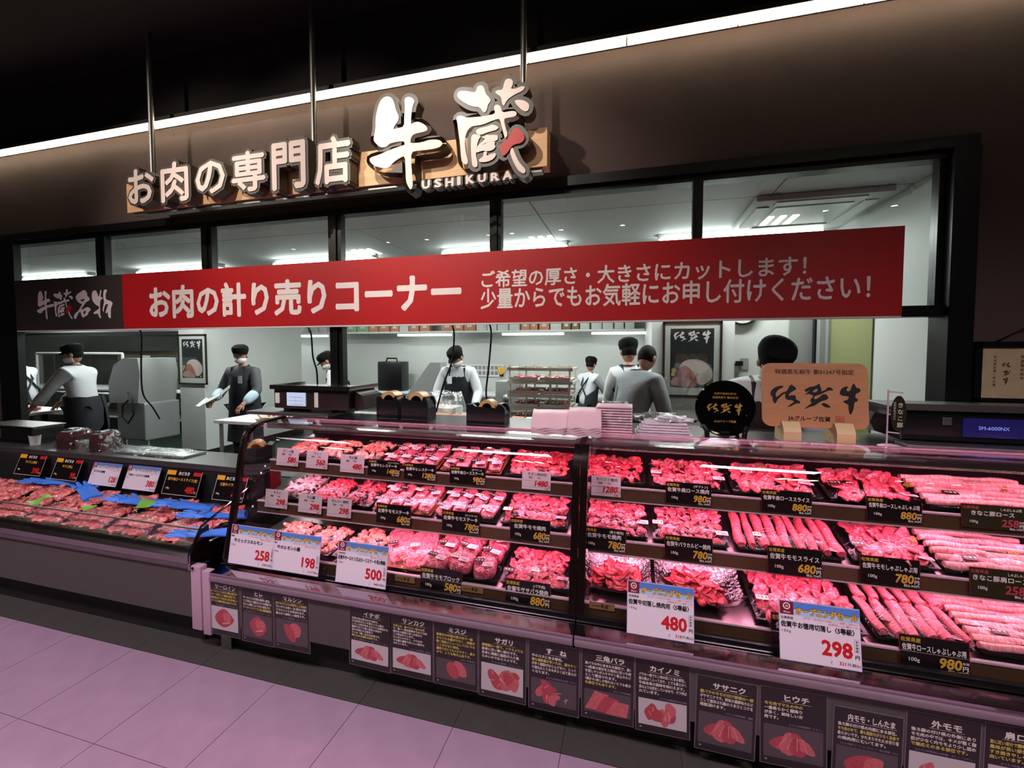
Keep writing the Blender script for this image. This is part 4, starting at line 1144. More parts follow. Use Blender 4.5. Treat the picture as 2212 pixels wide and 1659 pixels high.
for bx, nm, sb, pr, tx, lb in (((907, 1232, 996, 1280), '佐賀牛モモブロック', '', '580', '626', 'black card with gold 580 in front of the wrapped blocks'),
    ((1091, 1259, 1188, 1312), '佐賀牛ササバラ焼肉', '(バラ肉)', '880', '950', 'black card with gold 880 on the bottom deck'),
    ((1666, 1335, 1795, 1405), '佐賀牛切落し', '', '398', '', 'black card mostly hidden by the 298 sale card'),
    ((1944, 1384, 2098, 1450), '佐賀牛ロースしゃぶしゃぶ用', '', '980', '1058', 'black card with gold 980 for loin hot-pot on the bottom deck')):
    card_at(black_card, YD, bx, 6, lb, nm, pr, sb, tx)
M_PRED = pm('dull_red_print', '#b0424e', 0.5)
for Y, bx, nm, lb in ((YU, (2078, 1094, 2216, 1143), 'きなこ豚ロース', 'olive card with dull red 258 for pork loin on the top shelf'), (YM, (2096, 1234, 2232, 1290), 'きなこ豚肩ロース', 'olive card with dull red 258 for pork shoulder on the middle shelf')):
    t = card_at(black_card, Y, bx, 6, lb, nm, '258', 'しゃぶしゃぶ用', '278', mat=M_COLV, origin='佐賀県産', group='olive price cards')
    for ch in t.children:
        if ch.name.startswith('gold_print'):
            ch.name = 'red_print'; ch.data.materials[0] = M_PRED
for bx, nm, pr, tx, og, sm, lb in (((491, 1144, 587, 1223), '牛ミックスホルモン', '258', '278', '国産', True, 'white opening sale card for mixed offal with red 258'),
    ((584, 1159, 686, 1238), '牛ホルモン小腸', '198', '213', '国産', True, 'white opening sale card for small intestine with red 198'),
    ((723, 1181, 832, 1265), '佐賀牛サーロイン又はロースステーキ用(5等級)', '500', '540', '佐賀県産', False, 'white opening sale card for sirloin steak with red 500'),
    ((1354, 1272, 1501, 1379), '佐賀牛切落し焼肉用〈5等級〉', '480', '518', '佐賀県産', False, 'large white sale card for barbecue trimmings with red 480'),
    ((1686, 1318, 1866, 1438), '佐賀牛お徳用切落し〈5等級〉', '298', '321', '佐賀県産', False, 'large white sale card for value trimmings with red 298')):
    card_at(sale_card, 1.845 if pr in ('258', '198', '500') else 1.815, bx, 10, lb, nm, pr, tx, og, sm)

# shop mark labels stuck on the deck rail
M_KRAFT = pm('kraft_label', '#8a6a42', 0.4)
for i, (px, py) in enumerate(((745, 1235), (874, 1251), (1020, 1273), (1300, 1310))):
    p = PY(px, py, 1.912)
    t = thing('rail_label', ['kraft rail label beside the 500 sale card', 'kraft rail label beside the 580 card', 'kraft rail label between the 580 and 880 cards', 'kraft rail label right of the divider post'][i], 'label', (p.x, 1.9125, p.z), (0, 0, 0), 'shop mark labels on the deck rail')
    MB().box(-0.055, 0.055, 0, 0.0012, -0.016, 0.016).build('paper', M_KRAFT, t)
    q = MB(); put_mark(q, U_GYU, 90, 925, 250, 1320, -0.004, 0.012, -0.010, 0.010, -0.0008)
    for j, k in enumerate(U_KURA):
        put_mark(q, k, 1080, 1915, 50, 1135, 0.014, 0.032, -0.010, 0.010, -0.0008 - j * .00002)
    put_text(q, 'お肉の専門店', -0.008, -0.003, 0.006, align='R', bold=0.01)
    q.build('print', M_INK, t)

# ------------------------------------------------------------------ laminated cut posters on the case front
M_POST_BG = pm('poster_print', '#21181a', 0.28)
M_LAM = pm('laminate_edge', '#6b5c62', 0.2)
M_PYEL = pm('poster_yellow', '#c9b458', 0.45)
M_PWHT = pm('poster_white', '#d8cdc4', 0.45)
M_PLAV = pm('poster_lavender', '#8f80a0', 0.45)
M_PLATE = pm('photo_plate', '#b9adb0', 0.4)
M_SLATE = pm('photo_slate', '#4d4146', 0.4)
M_PM1 = pm('photo_meat', '#a63f49', 0.4, var=0.18, scale=70)
M_PM2 = pm('photo_meat_light', '#bb5a60', 0.4, var=0.2, scale=90)
M_PM3 = pm('photo_meat_fat', '#d79a98', 0.45)
M_PGR = pm('photo_herb', '#3c4a2c', 0.5)
def blob(rnd, cx, cz, rx, rz, n=9, rot=0.0, j=.25):
    q = []
    for i in range(n):
        a = 6.2832 * i / n
        r = 1 + rnd.uniform(-j, j)
        x, z = math.cos(a) * rx * r, math.sin(a) * rz * r
        q.append((cx + x * math.cos(rot) - z * math.sin(rot), cz + x * math.sin(rot) + z * math.cos(rot)))
    return smooth_poly(q, 2)
def cut_poster(px0, px1, pyt, title, lines, foot, photo, label, rz=0.0):
    Y = 1.7985
    a = PY(px0, pyt, Y); b = PY(px1, pyt, Y)
    w = 0.209; h = 0.297
    t = thing('cut_poster', label, 'poster', ((a.x + b.x) / 2, Y, a.z - h), (0, R(rz), 0), 'laminated meat cut posters on the case front')
    k = (b.x - a.x) / 0.215
    w *= k
    MB().box(-w / 2 - 0.003, w / 2 + 0.003, 0, 0.001, -0.003, h + 0.003, 0.0).build('laminate', M_LAM, t)
    c = MB(); rect(c, -w / 2, w / 2, 0, h, -0.0003); c.build('print_ground', M_POST_BG, t)
    tl = MB(); tw = put_text(tl, title, 0.01, h - 0.042, 0.027, -0.0008, bold=0.035, align='C', fit=w * .7, sx=1.1)
    rect(tl, 0.01 - tw / 2 - .005, 0.01 + tw / 2 + .005, h - 0.0485, h - 0.0475)
    tl.build('title', M_PWHT, t)
    ye, wh = MB(), MB()
    n = len(lines); pitch = min(0.0175, 0.1 / max(n, 1)); sz = pitch * .82
    z = h - 0.066
    for s in lines:
        m = ye if s.startswith('*') else wh
        put_text(m, s.lstrip('*'), -w / 2 + 0.012, z, sz, -0.0008, bold=0.03, fit=w - 0.022)
        z -= pitch
    if ye.v: ye.build('yellow_lines', M_PYEL, t)
    if wh.v: wh.build('white_lines', M_PWHT if rz % 2 else M_PYEL, t)
    ft = MB(); put_text(ft, foot, w / 2 - 0.01, z, 0.0085, -0.0008, bold=0.015, align='R', fit=w * .85)
    rect(ft, -w / 2 + 0.014, -w / 2 + 0.022, 0.013, 0.019)
    ft.build('small_lines', M_PLAV, t)
    # the printed photo
    rnd = random.Random(title)
    z1 = z - 0.006; z0 = 0.028
    g = MB(); rect(g, -w / 2 + 0.010, w / 2 - 0.010, z0, z1, -0.0006)
    g.build('photo_ground', M_PLATE if photo[0] == 'p' else M_SLATE, t)
    kind = photo[1:]
    cz = (z0 + z1) / 2; H = z1 - z0
    m1, m2, m3 = MB(), MB(), MB()
    if kind == 'fan':
        n = 4
        for i in range(n):
            u = (i + .5) / n - .5
            bx, tx = u * w * .62, u * w * .30
            q = [(bx - w * .14, cz - H * (.34 - .5 * abs(u))), (bx + w * .05, cz - H * (.46 - .5 * abs(u))), (bx + w * .13, cz - H * .22), (tx + w * .10, cz + H * (.36 - .5 * abs(u))), (tx - w * .06, cz + H * (.44 - .6 * abs(u))), (bx - w * .12, cz + H * .02)]
            put_poly((m1, m2)[i % 2], smooth_poly(q, 1), 0, 0, 1, -0.0009 - i * .0001)
            put_poly(m3, [(bx - w * .02, cz - H * .2), (bx - w * .012, cz - H * .2), (tx + w * .03, cz + H * .2), (tx + w * .022, cz + H * .2)], 0, 0, 1, -0.0014)
    elif kind == 'lump':
        put_poly(m1, blob(rnd, 0, cz, w * .30, H * .40, 8), 0, 0, 1, -0.0009)
        put_poly(m2, blob(rnd, w * .1, cz + H * .08, w * .17, H * .26, 7, .6), 0, 0, 1, -0.0010)
        put_poly(m3, blob(rnd, w * .05, cz - H * .18, w * .14, H * .03, 6, .2), 0, 0, 1, -0.0011)
    elif kind == 'pair':
        put_poly(m2, blob(rnd, w * .10, cz + H * .1, w * .20, H * .30, 9, -.8, .12), 0, 0, 1, -0.0009)
        put_poly(m1, blob(rnd, -w * .06, cz - H * .02, w * .13, H * .44, 9, .5, .12), 0, 0, 1, -0.0010)
    elif kind == 'slab':
        for i in range(3):
            x = -w * .34 + i * w * .2
            put_poly(m1 if i % 2 else m2, [(x - .02, z0 + .012 - i * .004), (x + w * .32, z0 + .002 + (2 - i) * .003), (x + w * .36, z1 - .012 - i * .012), (x + .02, z1 - .004 - i * .014)], 0, 0, 1, -0.0009 - i * .0001)
    elif kind == 'heap':
        for i in range(7):
            put_poly((m1, m2)[i % 2], blob(rnd, rnd.uniform(-.26, .26) * w, cz + rnd.uniform(-.22, .22) * H, w * .17, H * .2, 8, rnd.uniform(0, 3)), 0, 0, 1, -0.0009 - i * .0001)
        for i in range(5):
            put_poly(m3, blob(rnd, rnd.uniform(-.25, .25) * w, cz + rnd.uniform(-.25, .25) * H, w * .07, H * .015, 6, rnd.uniform(0, 3)), 0, 0, 1, -0.0017)
    for m, mm, nn in ((m1, M_PM1, 'photo_meat'), (m2, M_PM2, 'photo_meat_light'), (m3, M_PM3, 'photo_meat_fat')):
        if m.v:
            m.build(nn, mm, t)
    return t
CUTS = [
 (450, 516, 1250, 'サーロイン', ['サーロインとは牛の腰の部分で', 'ステーキ用として最高の部位です。', '肉質は柔らかくて味も良く見た目も美しい', '*ステーキには最高の部位と言われています。'], 'おススメ料理:ステーキ・しゃぶしゃぶ', 'plump', 'poster of a sirloin steak, first beside the corner post'),
 (519, 589, 1264, 'ヒレ', ['サーロインの内側の細長い部位。', 'とても柔らかく脂肪が少ないのが特徴です', 'ほとんど動かしようのない部位です。', '*サーロインとランプと並ぶ最高級部位'], 'おススメ料理:ステーキ・ローストビーフ・カツレツ', 'slump', 'poster of a fillet, second beside the corner post'),
 (591, 668, 1275, 'マルシン', ['*内モモの下にある球状をした赤身肉', 'でシンタマとも言い、白い部分から順に', 'てマルシンとも呼ばれます。', '柔らかく美味しい部位です。'], 'おススメ料理:焼肉・カレー・ステーキ', 'spair', 'poster of a round heart cut, third beside the corner post'),
 (752, 842, 1306, 'イチボ', ['お尻の先の部分のモモ肉で、', 'その形状がエイチ型という上質の', 'こうした呼び名をされている部位から', '霜降りが入り易い部位と赤身の', '旨みが味わえる部位で', 'さった「通」好みのお肉です。', '*弾力のある濃厚な部位です。'], 'おススメ料理:ステーキ・焼肉・シチュー・スープ', 'pfan', 'poster of fanned rump cap slices, first after the bare panel'),
 (842, 935, 1321, 'サンカク', ['*三角とは、肩バラの一部のお肉', 'で、第一～第五肋骨までのバラ肉', '部分を三角形に切った形から', 'こう呼ばれています。', 'サシが入りやすく、バラの中', 'でも最も濃厚でおいしい部分と', 'されています。'], 'おススメ料理:焼肉・煮込み', 'pfan', 'poster of fanned chuck rib slices on a white plate'),
 (936, 1032, 1339, 'ミスジ', ['*肩部分の中程の希少肉で一頭', 'からとれる量が少なく、肉屋が', '軽く焼肉メニューとして口にする', 'ことが少ない部位。', '霜降りがとても入りやすく、柔ら', 'かで、とても味が上品です。'], 'おススメ料理:焼肉', 'spair', 'poster of two blade cuts on dark slate'),
 (1033, 1136, 1361, 'サガリ', ['*横隔膜の一部で、ハラミよりも', '肋骨に近い厚い部分です。', '赤身に適度に脂肪が入り柔', 'らかいのでおススメです。'], 'おススメ料理:焼肉・シチュー・カレー', 'pheap', 'poster of hanging tender pieces on a white plate'),
 (1141, 1252, 1383, 'す　ね', ['牛のスネにある部位。', '*最も運動量が多いため、筋やケン', 'が多く脂肪がほとんどない、じっく', 'り煮込むとうまみがよく出て柔らか', 'くなります。'], 'おススメ料理:煮込み料理・ポトフ', 'sheap', 'poster of long shank meat on dark slate'),
 (1256, 1371, 1398, '三角バラ', ['肩バラの中に含まれる部位で、第1', '～6肋骨の部分を三角形に切った肉', 'を指しサシが入りやすく極上カルビ', 'として重宝されます。', '1頭から1枚しか取れないとても希少', '*な部位でもあります。'], 'おススメ料理:焼肉', 'sslab', 'poster of broad flat red slices filling the photo'),
 (1374, 1494, 1421, 'カイノミ', ['バラの一部でヒレ肉の近くにある部位。', '脂も程よく入っており、とても柔らかく', '牛肉本来の風味を味わえます。', '貝のような形をしているので、そう呼ば', 'れています。'], 'おススメ料理:(焼き肉) 焼肉', 'pheap', 'poster of flap meat pieces with a white plate corner'),
 (1502, 1635, 1457, 'ササニク', ['*腹バラのモモの付け根側の一部', 'がササニクです。特有の濃厚味カルビ', 'として提供され脂のうまさとコクを', '堪能頂けます。'], 'おススメ料理:焼肉・網焼', 'sfan', 'poster of fanned flank slices on dark slate'),
 (1645, 1793, 1480, 'ヒウチ', ['*モモ肉でマルの中の', '一番柔らかく霜降り', 'が多く、美味しいお', '肉です。'], 'おススメ料理:焼肉・シチュー', 'sfan', 'poster with four big text lines and overlapping pink slices'),
 (1799, 1953, 1524, '内モモ・しんたま', ['後ろ脚の付け根の内側にある部位。', '*モモ肉の中で、最も脂肪分が少なく赤身で', '柔らかいです。かたまりやたたき切り落', 'の焼肉用にむいてます。'], 'おススメ料理:ステーキ・ローストビーフ・煮込み料理・たたき', 'slump', 'poster of inner round with a small title'),
 (1957, 2122, 1534, '外モモ', ['後ろ脚の付け根の外側にあり', 'モモ肉の中では、キメが粗く脂', '肪が少なく内モモより少し固め', '*で歯応えのある部位です。'], 'おススメ料理:煮込み料理・カレー・シチュー', 'pheap', 'poster of outer round near the picture corner'),
 (2128, 2300, 1560, '肩ロース', ['首に近い部分で霜降りが入りやすく、', '*風味が良い部位です。', 'すき焼きやしゃぶしゃぶに', '向いています。'], 'おススメ料理:すき焼き・しゃぶしゃぶ', 'pslab', 'poster cut off at the very end of the row'),
]
for i, c_ in enumerate(CUTS):
    cut_poster(*c_, rz=(0, 0.6, -0.8, 1.2, 0.4, 0, 0.5, 0.3, 0.2, -0.8, 1.0, -1.2, 0.6, 0.4, 0)[i])
# ------------------------------------------------------------------ preparation room shell
M_KW = pm('kitchen_wall', '#c3c6c2', 0.55, var=0.03, scale=2)
M_KC = pm('kitchen_ceiling_panel', '#c6cac9', 0.6)
M_KJ = pm('ceiling_joint', '#4a4d4d', 0.8)
M_KF = pm('green_kitchen_floor', '#1d2a24', 0.3, var=0.15, scale=3)
M_KD = pm('dark_skirting', '#121513', 0.5)
M_TUBE = pm('tube_glow', (0.93, 1.0, 0.97), 0.4, emit=7.0)
M_LAMPB = pm('lamp_body', '#c9cfce', 0.4)
M_GREENW = pm('olive_wall_panel', '#7d7f52', 0.5)
M_SST = pm('kitchen_steel', '#a8abaa', 0.38, 0.5)
M_MACH = pm('machine_grey', '#9fa2a0', 0.4, 0.25)
M_PLW = pm('white_plastic', '#d4d6d2', 0.4)
M_BLKP = pm('black_plastic', '#100f12', 0.3)
M_CUT = pm('white_cutting_board', '#dcdfdd', 0.45)
KZ = 2.75
struct(MB().box(-16.1, 1.9, 2.97, 8.2, -0.05, 0.0).build('floor_kitchen', M_KF), 'dark green kitchen floor')
struct(MB().box(-16.1, 0.24, 8.0, 8.2, 0, KZ + .1).build('wall_back', M_KW), 'pale kitchen back wall')
struct(MB().box(1.80, 1.92, 2.97, 5.1, 0, KZ + .1).build('wall_right', M_KW), 'pale kitchen side wall')
struct(MB().box(-16.2, -16.0, 2.97, 8.2, 0, KZ + .1).build('wall_left', M_KW), 'far kitchen side wall')
struct(MB().box(0.22, 1.92, 5.0, 5.12, 0, KZ + .1).box(0.22, 0.34, 5.1, 8.2, 0, KZ + .1).build('wall_bay', M_KW), 'pale kitchen wall with clock and socket')
pb = struct(MB().box(-6.79, -6.30, 5.2, 7.25, 0.10, KZ).build('wall_pillar_1', M_KW), 'white kitchen pillar with beef poster')
MB().box(-6.80, -6.29, 5.19, 7.26, 0, 0.10).build('skirting', M_KD, pb)
struct(MB().box(0.20, 0.98, 4.76, 5.0, 0, KZ).build('wall_pillar_2', M_KW), 'white kitchen pillar carrying the large beef poster')
kc = struct(MB().box(-16.1, 1.9, 2.96, 8.2, KZ + 0.012, KZ + 0.1).build('ceiling_kitchen', M_KJ), 'kitchen ceiling of grey panels')
cxs = [1.80, 0.95, -0.75, -2.45, -4.15, -5.85, -7.55, -9.25, -10.95, -12.65, -14.35, -16.05]
cys = [2.97, 3.55, 5.35, 7.15, 8.0]
for a, b in zip(cxs, cxs[1:]):
    for c, d in zip(cys, cys[1:]):
        MB().box(b + .004, a - .004, c + .004, d - .004, KZ, KZ + 0.012).build('ceiling_panel', M_KC, kc)
M_OLV = struct(MB().box(1.788, 1.80, 4.0, 4.72, 0.9, 2.2).build('trim_1', M_GREENW), 'olive panel on the kitchen side wall')
struct(MB().box(1.72, 1.80, 4.78, 4.86, 0, 2.3).box(1.765, 1.80, 4.72, 4.78, 0, 2.3).build('door_1', M_SST), 'steel door post in the kitchen corner')
# steel frame strip between the bay wall and the side wall
struct(MB().box(1.52, 1.72, 4.96, 5.0, 0, 2.4).build('trim_2', M_SST), 'brushed steel corner strip')
struct(MB().box(1.715, 1.735, 4.90, 4.95, 0, 2.4).build('trim_3', M_KD), 'dark door gap')

# ------------------------------------------------------------------ tube lamps
def tube_lamp(x, y, L, label, grp='tube lamps on the kitchen ceiling', z=KZ):
    t = thing('tube_lamp', label, 'lamp', (x, y, z), (0, 0, 0), grp)
    MB().box(-L / 2, L / 2, -0.055, 0.055, -0.045, 0.0, 0.008).build('lamp_body', M_LAMPB, t, True)
    MB().box(-L / 2 + 0.02, L / 2 - 0.02, -0.10, 0.10, -0.10, -0.047, 0.02).build('diffuser', M_TUBE, t, True)
for x, lb in ((0.92, 'kitchen tube lamp under the air conditioner'), (-1.33, 'kitchen tube lamp beside the thin mullion'), (-3.55, 'kitchen tube lamp behind the thick mullion'), (-5.8, 'kitchen tube lamp left of the thick mullion'), (-8.15, 'kitchen tube lamp above the dark banner')):
    tube_lamp(x, 4.5, 1.38, lb)
for i, x in enumerate((-1.2, -4.2, -7.5, -11.0)):
    tube_lamp(x, 5.9, 1.38, ORD[i] + ' added fill lamp in the rear kitchen, hidden by the banner', 'added rear kitchen fill lamps')
ac = thing('air_conditioner', 'square ceiling air conditioner above the tube lamp', 'air conditioner', (1.27, 3.95, KZ))
MB().box(-0.42, 0.42, -0.42, 0.42, -0.045, 0, 0.012).build('cover', M_LAMPB, ac, True)
MB().box(-0.25, 0.25, -0.25, 0.25, -0.052, -0.045).build('intake_grille', M_SST, ac)
for k in range(4):
    MB().box(-0.28, 0.28, -0.385, -0.30, -0.054, -0.045).xf(Matrix.Rotation(R(90 * k), 4, 'Z')).build('outlet_flap', M_PLW, ac)
# wall shelf with lights and packs
sh = thing('wall_shelf', 'long white shelf on the kitchen back wall', 'shelf', (-4.0, 7.75, 1.98))
MB().box(-3.95, 4.2, -0.22, 0.24, -0.02, 0.012).build('board', M_PLW, sh)
for i, (a, b) in enumerate(((537, 583), (617, 708), (860, 975), (1085, 1218), (1278, 1410))):
    xa, xb = PY(a, 720, 7.6).x, PY(b, 720, 7.6).x
    t = thing('shelf_lamp', ['short lamp under the wall shelf beside the pillar', 'shelf lamp just left of the thick mullion', 'shelf lamp above the black bag', 'shelf lamp above the tray rack', 'shelf lamp above the grey shirted staff'][i], 'lamp', ((xa + xb) / 2, 7.6, 1.955), (0, 0, 0), 'lamps under the wall shelf')
    MB().box(-(xb - xa) / 2, (xb - xa) / 2, -0.03, 0.05, -0.012, 0.004).build('lamp_body', M_LAMPB, t)
    MB().box(-(xb - xa) / 2, (xb - xa) / 2, -0.03, 0.03, -0.05, -0.012, 0.012).build('tube', M_TUBE, t, True)
M_PK = {'g': pm('green_pack', '#8fb38a', 0.35), 'o': pm('orange_pack', '#c98a68', 0.35), 'w': pm('white_pack', '#cfd2cf', 0.35), 'd': pm('gold_pack', '#8a7444', 0.35)}
rk = random.Random(3)
px = 548
seqs = 'ggoowwwwggggooowoo ooowwwwooowddwwwww'
NM = {'g': 'green', 'o': 'orange', 'w': 'white', 'd': 'gold'}
cnt = {}
for ch in seqs:
    wpx = rk.uniform(18, 26)
    if ch != ' ' and not 706 < px < 742:
        xa, xb = PY(px, 705, 7.72).x, PY(px + wpx - 2, 705, 7.72).x
        h = rk.uniform(.16, .21)
        cnt[ch] = cnt.get(ch, -1) + 1
        t = thing('goods_pack', '%s %s pack along the kitchen wall shelf from the pillar' % (ORD[cnt[ch]], NM[ch]), 'pack', ((xa + xb) / 2, 7.72, 1.993), (0, 0, R(rk.uniform(-5, 5))), NM[ch] + ' packs on the wall shelf')
        MB().box(-(xb - xa) / 2, (xb - xa) / 2, -0.09, 0.09, 0, h, 0.018).build('wrapper', M_PK[ch], t, True)
        MB().box(-(xb - xa) * .22, (xb - xa) * .2, -0.093, -0.0905, h * .35, h * .75).build('label_print', M_PLW, t)
    px += wpx
# notices
nt_ = thing('wall_notice', 'sheet of small photos pinned to the kitchen back wall', 'notice', (PY(1051, 800, 7.97).x, 7.97, PY(1051, 800, 7.97).z))
MB().box(-0.36, 0.34, 0, 0.01, -0.12, 0.12).build('paper', M_PLW, nt_)
for r in range(2):
    for c in range(8):
        MB().box(-0.33 + c * .083, -0.27 + c * .083, -0.004, 0, -0.085 + r * .1, -0.015 + r * .1).build('photo', M_GREYP, nt_)
p_ = PY(1083, 800, 7.96)
em = thing('gold_emblem', 'small gold rosette emblem on the kitchen back wall', 'emblem', (p_.x, 7.97, p_.z))
MB().lathe([(0.001, 0), (0.07, 0), (0.075, 0.008), (0.04, 0.016), (0.001, 0.018)], 16).xf(Matrix.Rotation(R(90), 4, 'X')).build('rosette', M_GOLD, em)
MB().prism([(-.05, -.06), (-.02, -.17), (0, -.1), (.02, -.17), (.05, -.06)], 0, 0.006).build('ribbon', M_GOLD, em)

# ------------------------------------------------------------------ framed beef posters
M_PFR = pm('poster_frame_wood', '#2a1b14', 0.35)
M_PMAT = pm('poster_mat_board', '#d8dad6', 0.5)
M_PBG = pm('poster_dark_ground', '#2c2f33', 0.4)
M_HAM1 = pm('poster_meat_cut', '#b96a66', 0.45, var=0.12, scale=9)
M_HAM2 = pm('poster_meat_fat', '#d8c3bb', 0.45, var=0.06, scale=9)
M_HAM3 = pm('poster_meat_pale', '#c88e88', 0.45, var=0.1, scale=9)
def beef_poster(cx, y, zb, label):
    w, h = 0.56, 0.77
    t = thing('framed_poster', label, 'poster', (cx, y, zb))
    MB().box(-w / 2, w / 2, 0, 0.02, 0, .022).box(-w / 2, w / 2, 0, 0.02, h - .022, h).box(-w / 2, -w / 2 + .022, 0, 0.02, 0, h).box(w / 2 - .022, w / 2, 0, 0.02, 0, h).build('frame', M_PFR, t)
    MB().box(-w / 2 + .02, w / 2 - .02, 0.008, 0.018, .02, h - .02).build('mat_board', M_PMAT, t)
    x0, x1, z0, z1 = -w / 2 + .075, w / 2 - .075, .10, h - .075
    g = MB(); rect(g, x0, x1, z0, z1, 0.007); g.build('dark_print', M_PBG, t)
    q = MB(); put_saga(q, x0 + .03, z1 - .155, .35, 0.006); q.build('brush_lettering', M_WHITE, t)
    f = MB(); put_poly(f, smooth_poly([(-.13, .27), (-.10, .35), (-.02, .39), (.10, .38), (.19, .30), (.20, .20), (.14, .14), (.08, .12), (.02, .20)], 2), 0, 0, 1, 0.0062); f.build('meat_fat_print', M_HAM2, t)
    a = MB(); put_poly(a, smooth_poly([(-.13, .29), (-.06, .33), (.02, .26), (.07, .13), (.0, .115), (-.10, .16), (-.14, .22)], 2), 0, 0, 1, 0.0058); a.build('meat_cut_print', M_HAM1, t)
    b = MB(); put_poly(b, smooth_poly([(-.20, .12), (-.19, .19), (-.10, .22), (.01, .17), (.06, .12), (.03, .105), (-.1, .104)], 2), 0, 0, 1, 0.0054); b.build('meat_pale_print', M_HAM3, t)
    ve = MB()
    for (vx, vz, r) in ((-.17, .27, .025), (-.18, .23, .018), (.16, .125, .016)):
        put_poly(ve, [(math.cos(i * .63) * r, math.sin(i * .63) * r) for i in range(10)], vx, vz, 1, 0.006)
    ve.build('vegetable_print', M_GOLD, t)
    MB().box(-w / 2 + .022, w / 2 - .022, 0.001, 0.003, .022, h - .022).build('glazing', M_GLASS, t)
beef_poster(-6.505, 5.175, 1.112, 'framed beef poster on the narrow pillar behind the staff')
beef_poster(0.585, 4.735, 1.165, 'framed beef poster on the wide pillar beside the plaques')

# ------------------------------------------------------------------ counters, tables and machines
def table(name, label, x0, x1, y0, y1, z, top, leg, shelf=True, cat='table', th=0.035):
    t = thing(name, label, cat, ((x0 + x1) / 2, (y0 + y1) / 2, 0))
    MB().box(x0, x1, y0, y1, z - th, z, 0.004).build('table_top', top, t, world=True)
    for lx in (x0 + .05, x1 - .05):
        for ly in (y0 + .05, y1 - .05):
            MB().tube([(lx, ly, 0), (lx, ly, z - th)], 0.02, 8).build('leg', leg, t, True, world=True)
    if shelf:
        MB().box(x0 + .04, x1 - .04, y0 + .04, y1 - .04, .25, .27).build('under_shelf', leg, t, world=True)
    return t
a_, b_ = PZ(470, 912, .85), PZ(640, 918, .85)
table('work_table', 'white topped work table beside the pillar', -4.55, -3.05, 3.85, 4.35, .85, M_CUT, M_SST)
table('work_table', 'white topped work table in front of the white shirted staff', -9.0, -7.2, 3.5, 4.1, .86, M_CUT, M_SST)
table('work_table', 'long steel table along the kitchen back wall', -5.4, -0.2, 7.3, 7.85, .86, M_CUT, M_SST)
table('work_table', 'steel table under the meat slicer', -3.34, -1.35, 5.7, 6.4, .80, M_SST, M_SST)
table('work_table', 'back work table with cabinets by the kitchen wall', -13.5, -7.4, 6.4, 7.3, .84, M_CUT, M_SST)
table('serving_table', 'steel table behind the glass case with foam boxes', -2.2, -0.42, 3.30, 4.5, .92, M_SST, M_SST)
table('work_table', 'steel table behind the grey shirted staff', -0.75, 0.1, 5.3, 5.9, .88, M_SST, M_SST)

# large grey machine beside the pillar
p0 = PY(355, 850, 5.0)
mc = thing('meat_saw', 'tall grey meat processing machine left of the pillar', 'machine', (-7.15, 5.0, 0))
MB().prism([(-.42, .85), (-.42, 1.15), (-.30, 1.42), (-.1, 1.52), (.18, 1.52), (.22, 1.30), (.16, .86)], -.28, .28).build('housing', M_MACH, mc, True)
MB().box(-.30, .26, -.26, .26, .30, .86, .02).build('base_cabinet', M_SST, mc)
MB().tube([(.0, -.30, 1.02), (.10, -.31, .9), (.12, -.31, .7), (.0, -.31, .56), (-.12, -.31, .66), (-.1, -.31, .82), (.0, -.3, .9)], .012, 8).build('cable', M_BLKP, mc, True)
for lx in (-.26, .22):
    MB().tube([(lx, -.2, .3), (lx, -.2, .06)], .022, 8).ball((lx, -.2, .045), .045, 10, 8).build('leg', M_SST, mc, True)
MB().box(-.46, -.40, -.2, .2, .95, 1.3, .02).build('feed_tray', M_SST, mc)
# slicer with steel guard
sl = thing('meat_slicer', 'steel meat slicer with sloping guard', 'slicer', (-2.83, 5.95, .80))
MB().prism([(-.48, .05), (-.05, .60), (.0, .66), (.16, .66), (.14, .05)], -.12, .10).build('guard', M_MACH, sl, True)
MB().box(-.45, .55, -.2, .25, 0, .08, .01).build('base', M_SST, sl)
MB().lathe([(.001, 0), (.20, 0), (.205, .01), (.19, .02), (.001, .022)], 24).xf(Matrix.Translation((.30, -.05, .40)) @ Matrix.Rotation(R(90), 4, 'X') @ Matrix.Rotation(R(20), 4, 'Y')).build('blade', M_SST, sl, True)
MB().box(.18, .52, .02, .2, .08, .45, .02).build('motor_housing', M_MACH, sl)
MB().add([(.2, -.12, .30), (.5, -.12, .38), (.48, .05, .62), (.2, .05, .56), (.2, -.1, .30), (.5, -.1, .38), (.48, .07, .62), (.2, .07, .56)], [(0, 1, 2, 3), (7, 6, 5, 4), (0, 4, 5, 1), (1, 5, 6, 2), (2, 6, 7, 3), (3, 7, 4, 0)]).build('meat_pusher', M_PLW, sl)
b2 = thing('steel_bin_box', 'upright steel box right of the slicer', 'box', (-1.62, 5.8, .80))
MB().box(-.16, .16, -.15, .15, 0, .42, .01).build('body', M_MACH, b2); MB().ball((.0, -.17, .2), .05, 12, 8).build('knob', M_SST, b2, True)
bg = thing('black_bag', 'black upright bag standing on the back table', 'bag', (PY(850, 830, 7.5).x, 7.5, .86))
MB().box(-.26, .26, -.14, .14, 0, .56, .03).build('body', M_BLKP, bg, True)
MB().tube([(-.12, -.05, .55), (-.1, -.05, .62), (.1, -.05, .62), (.12, -.05, .55)], .015, 8).build('handle', M_BLKP, bg, True)

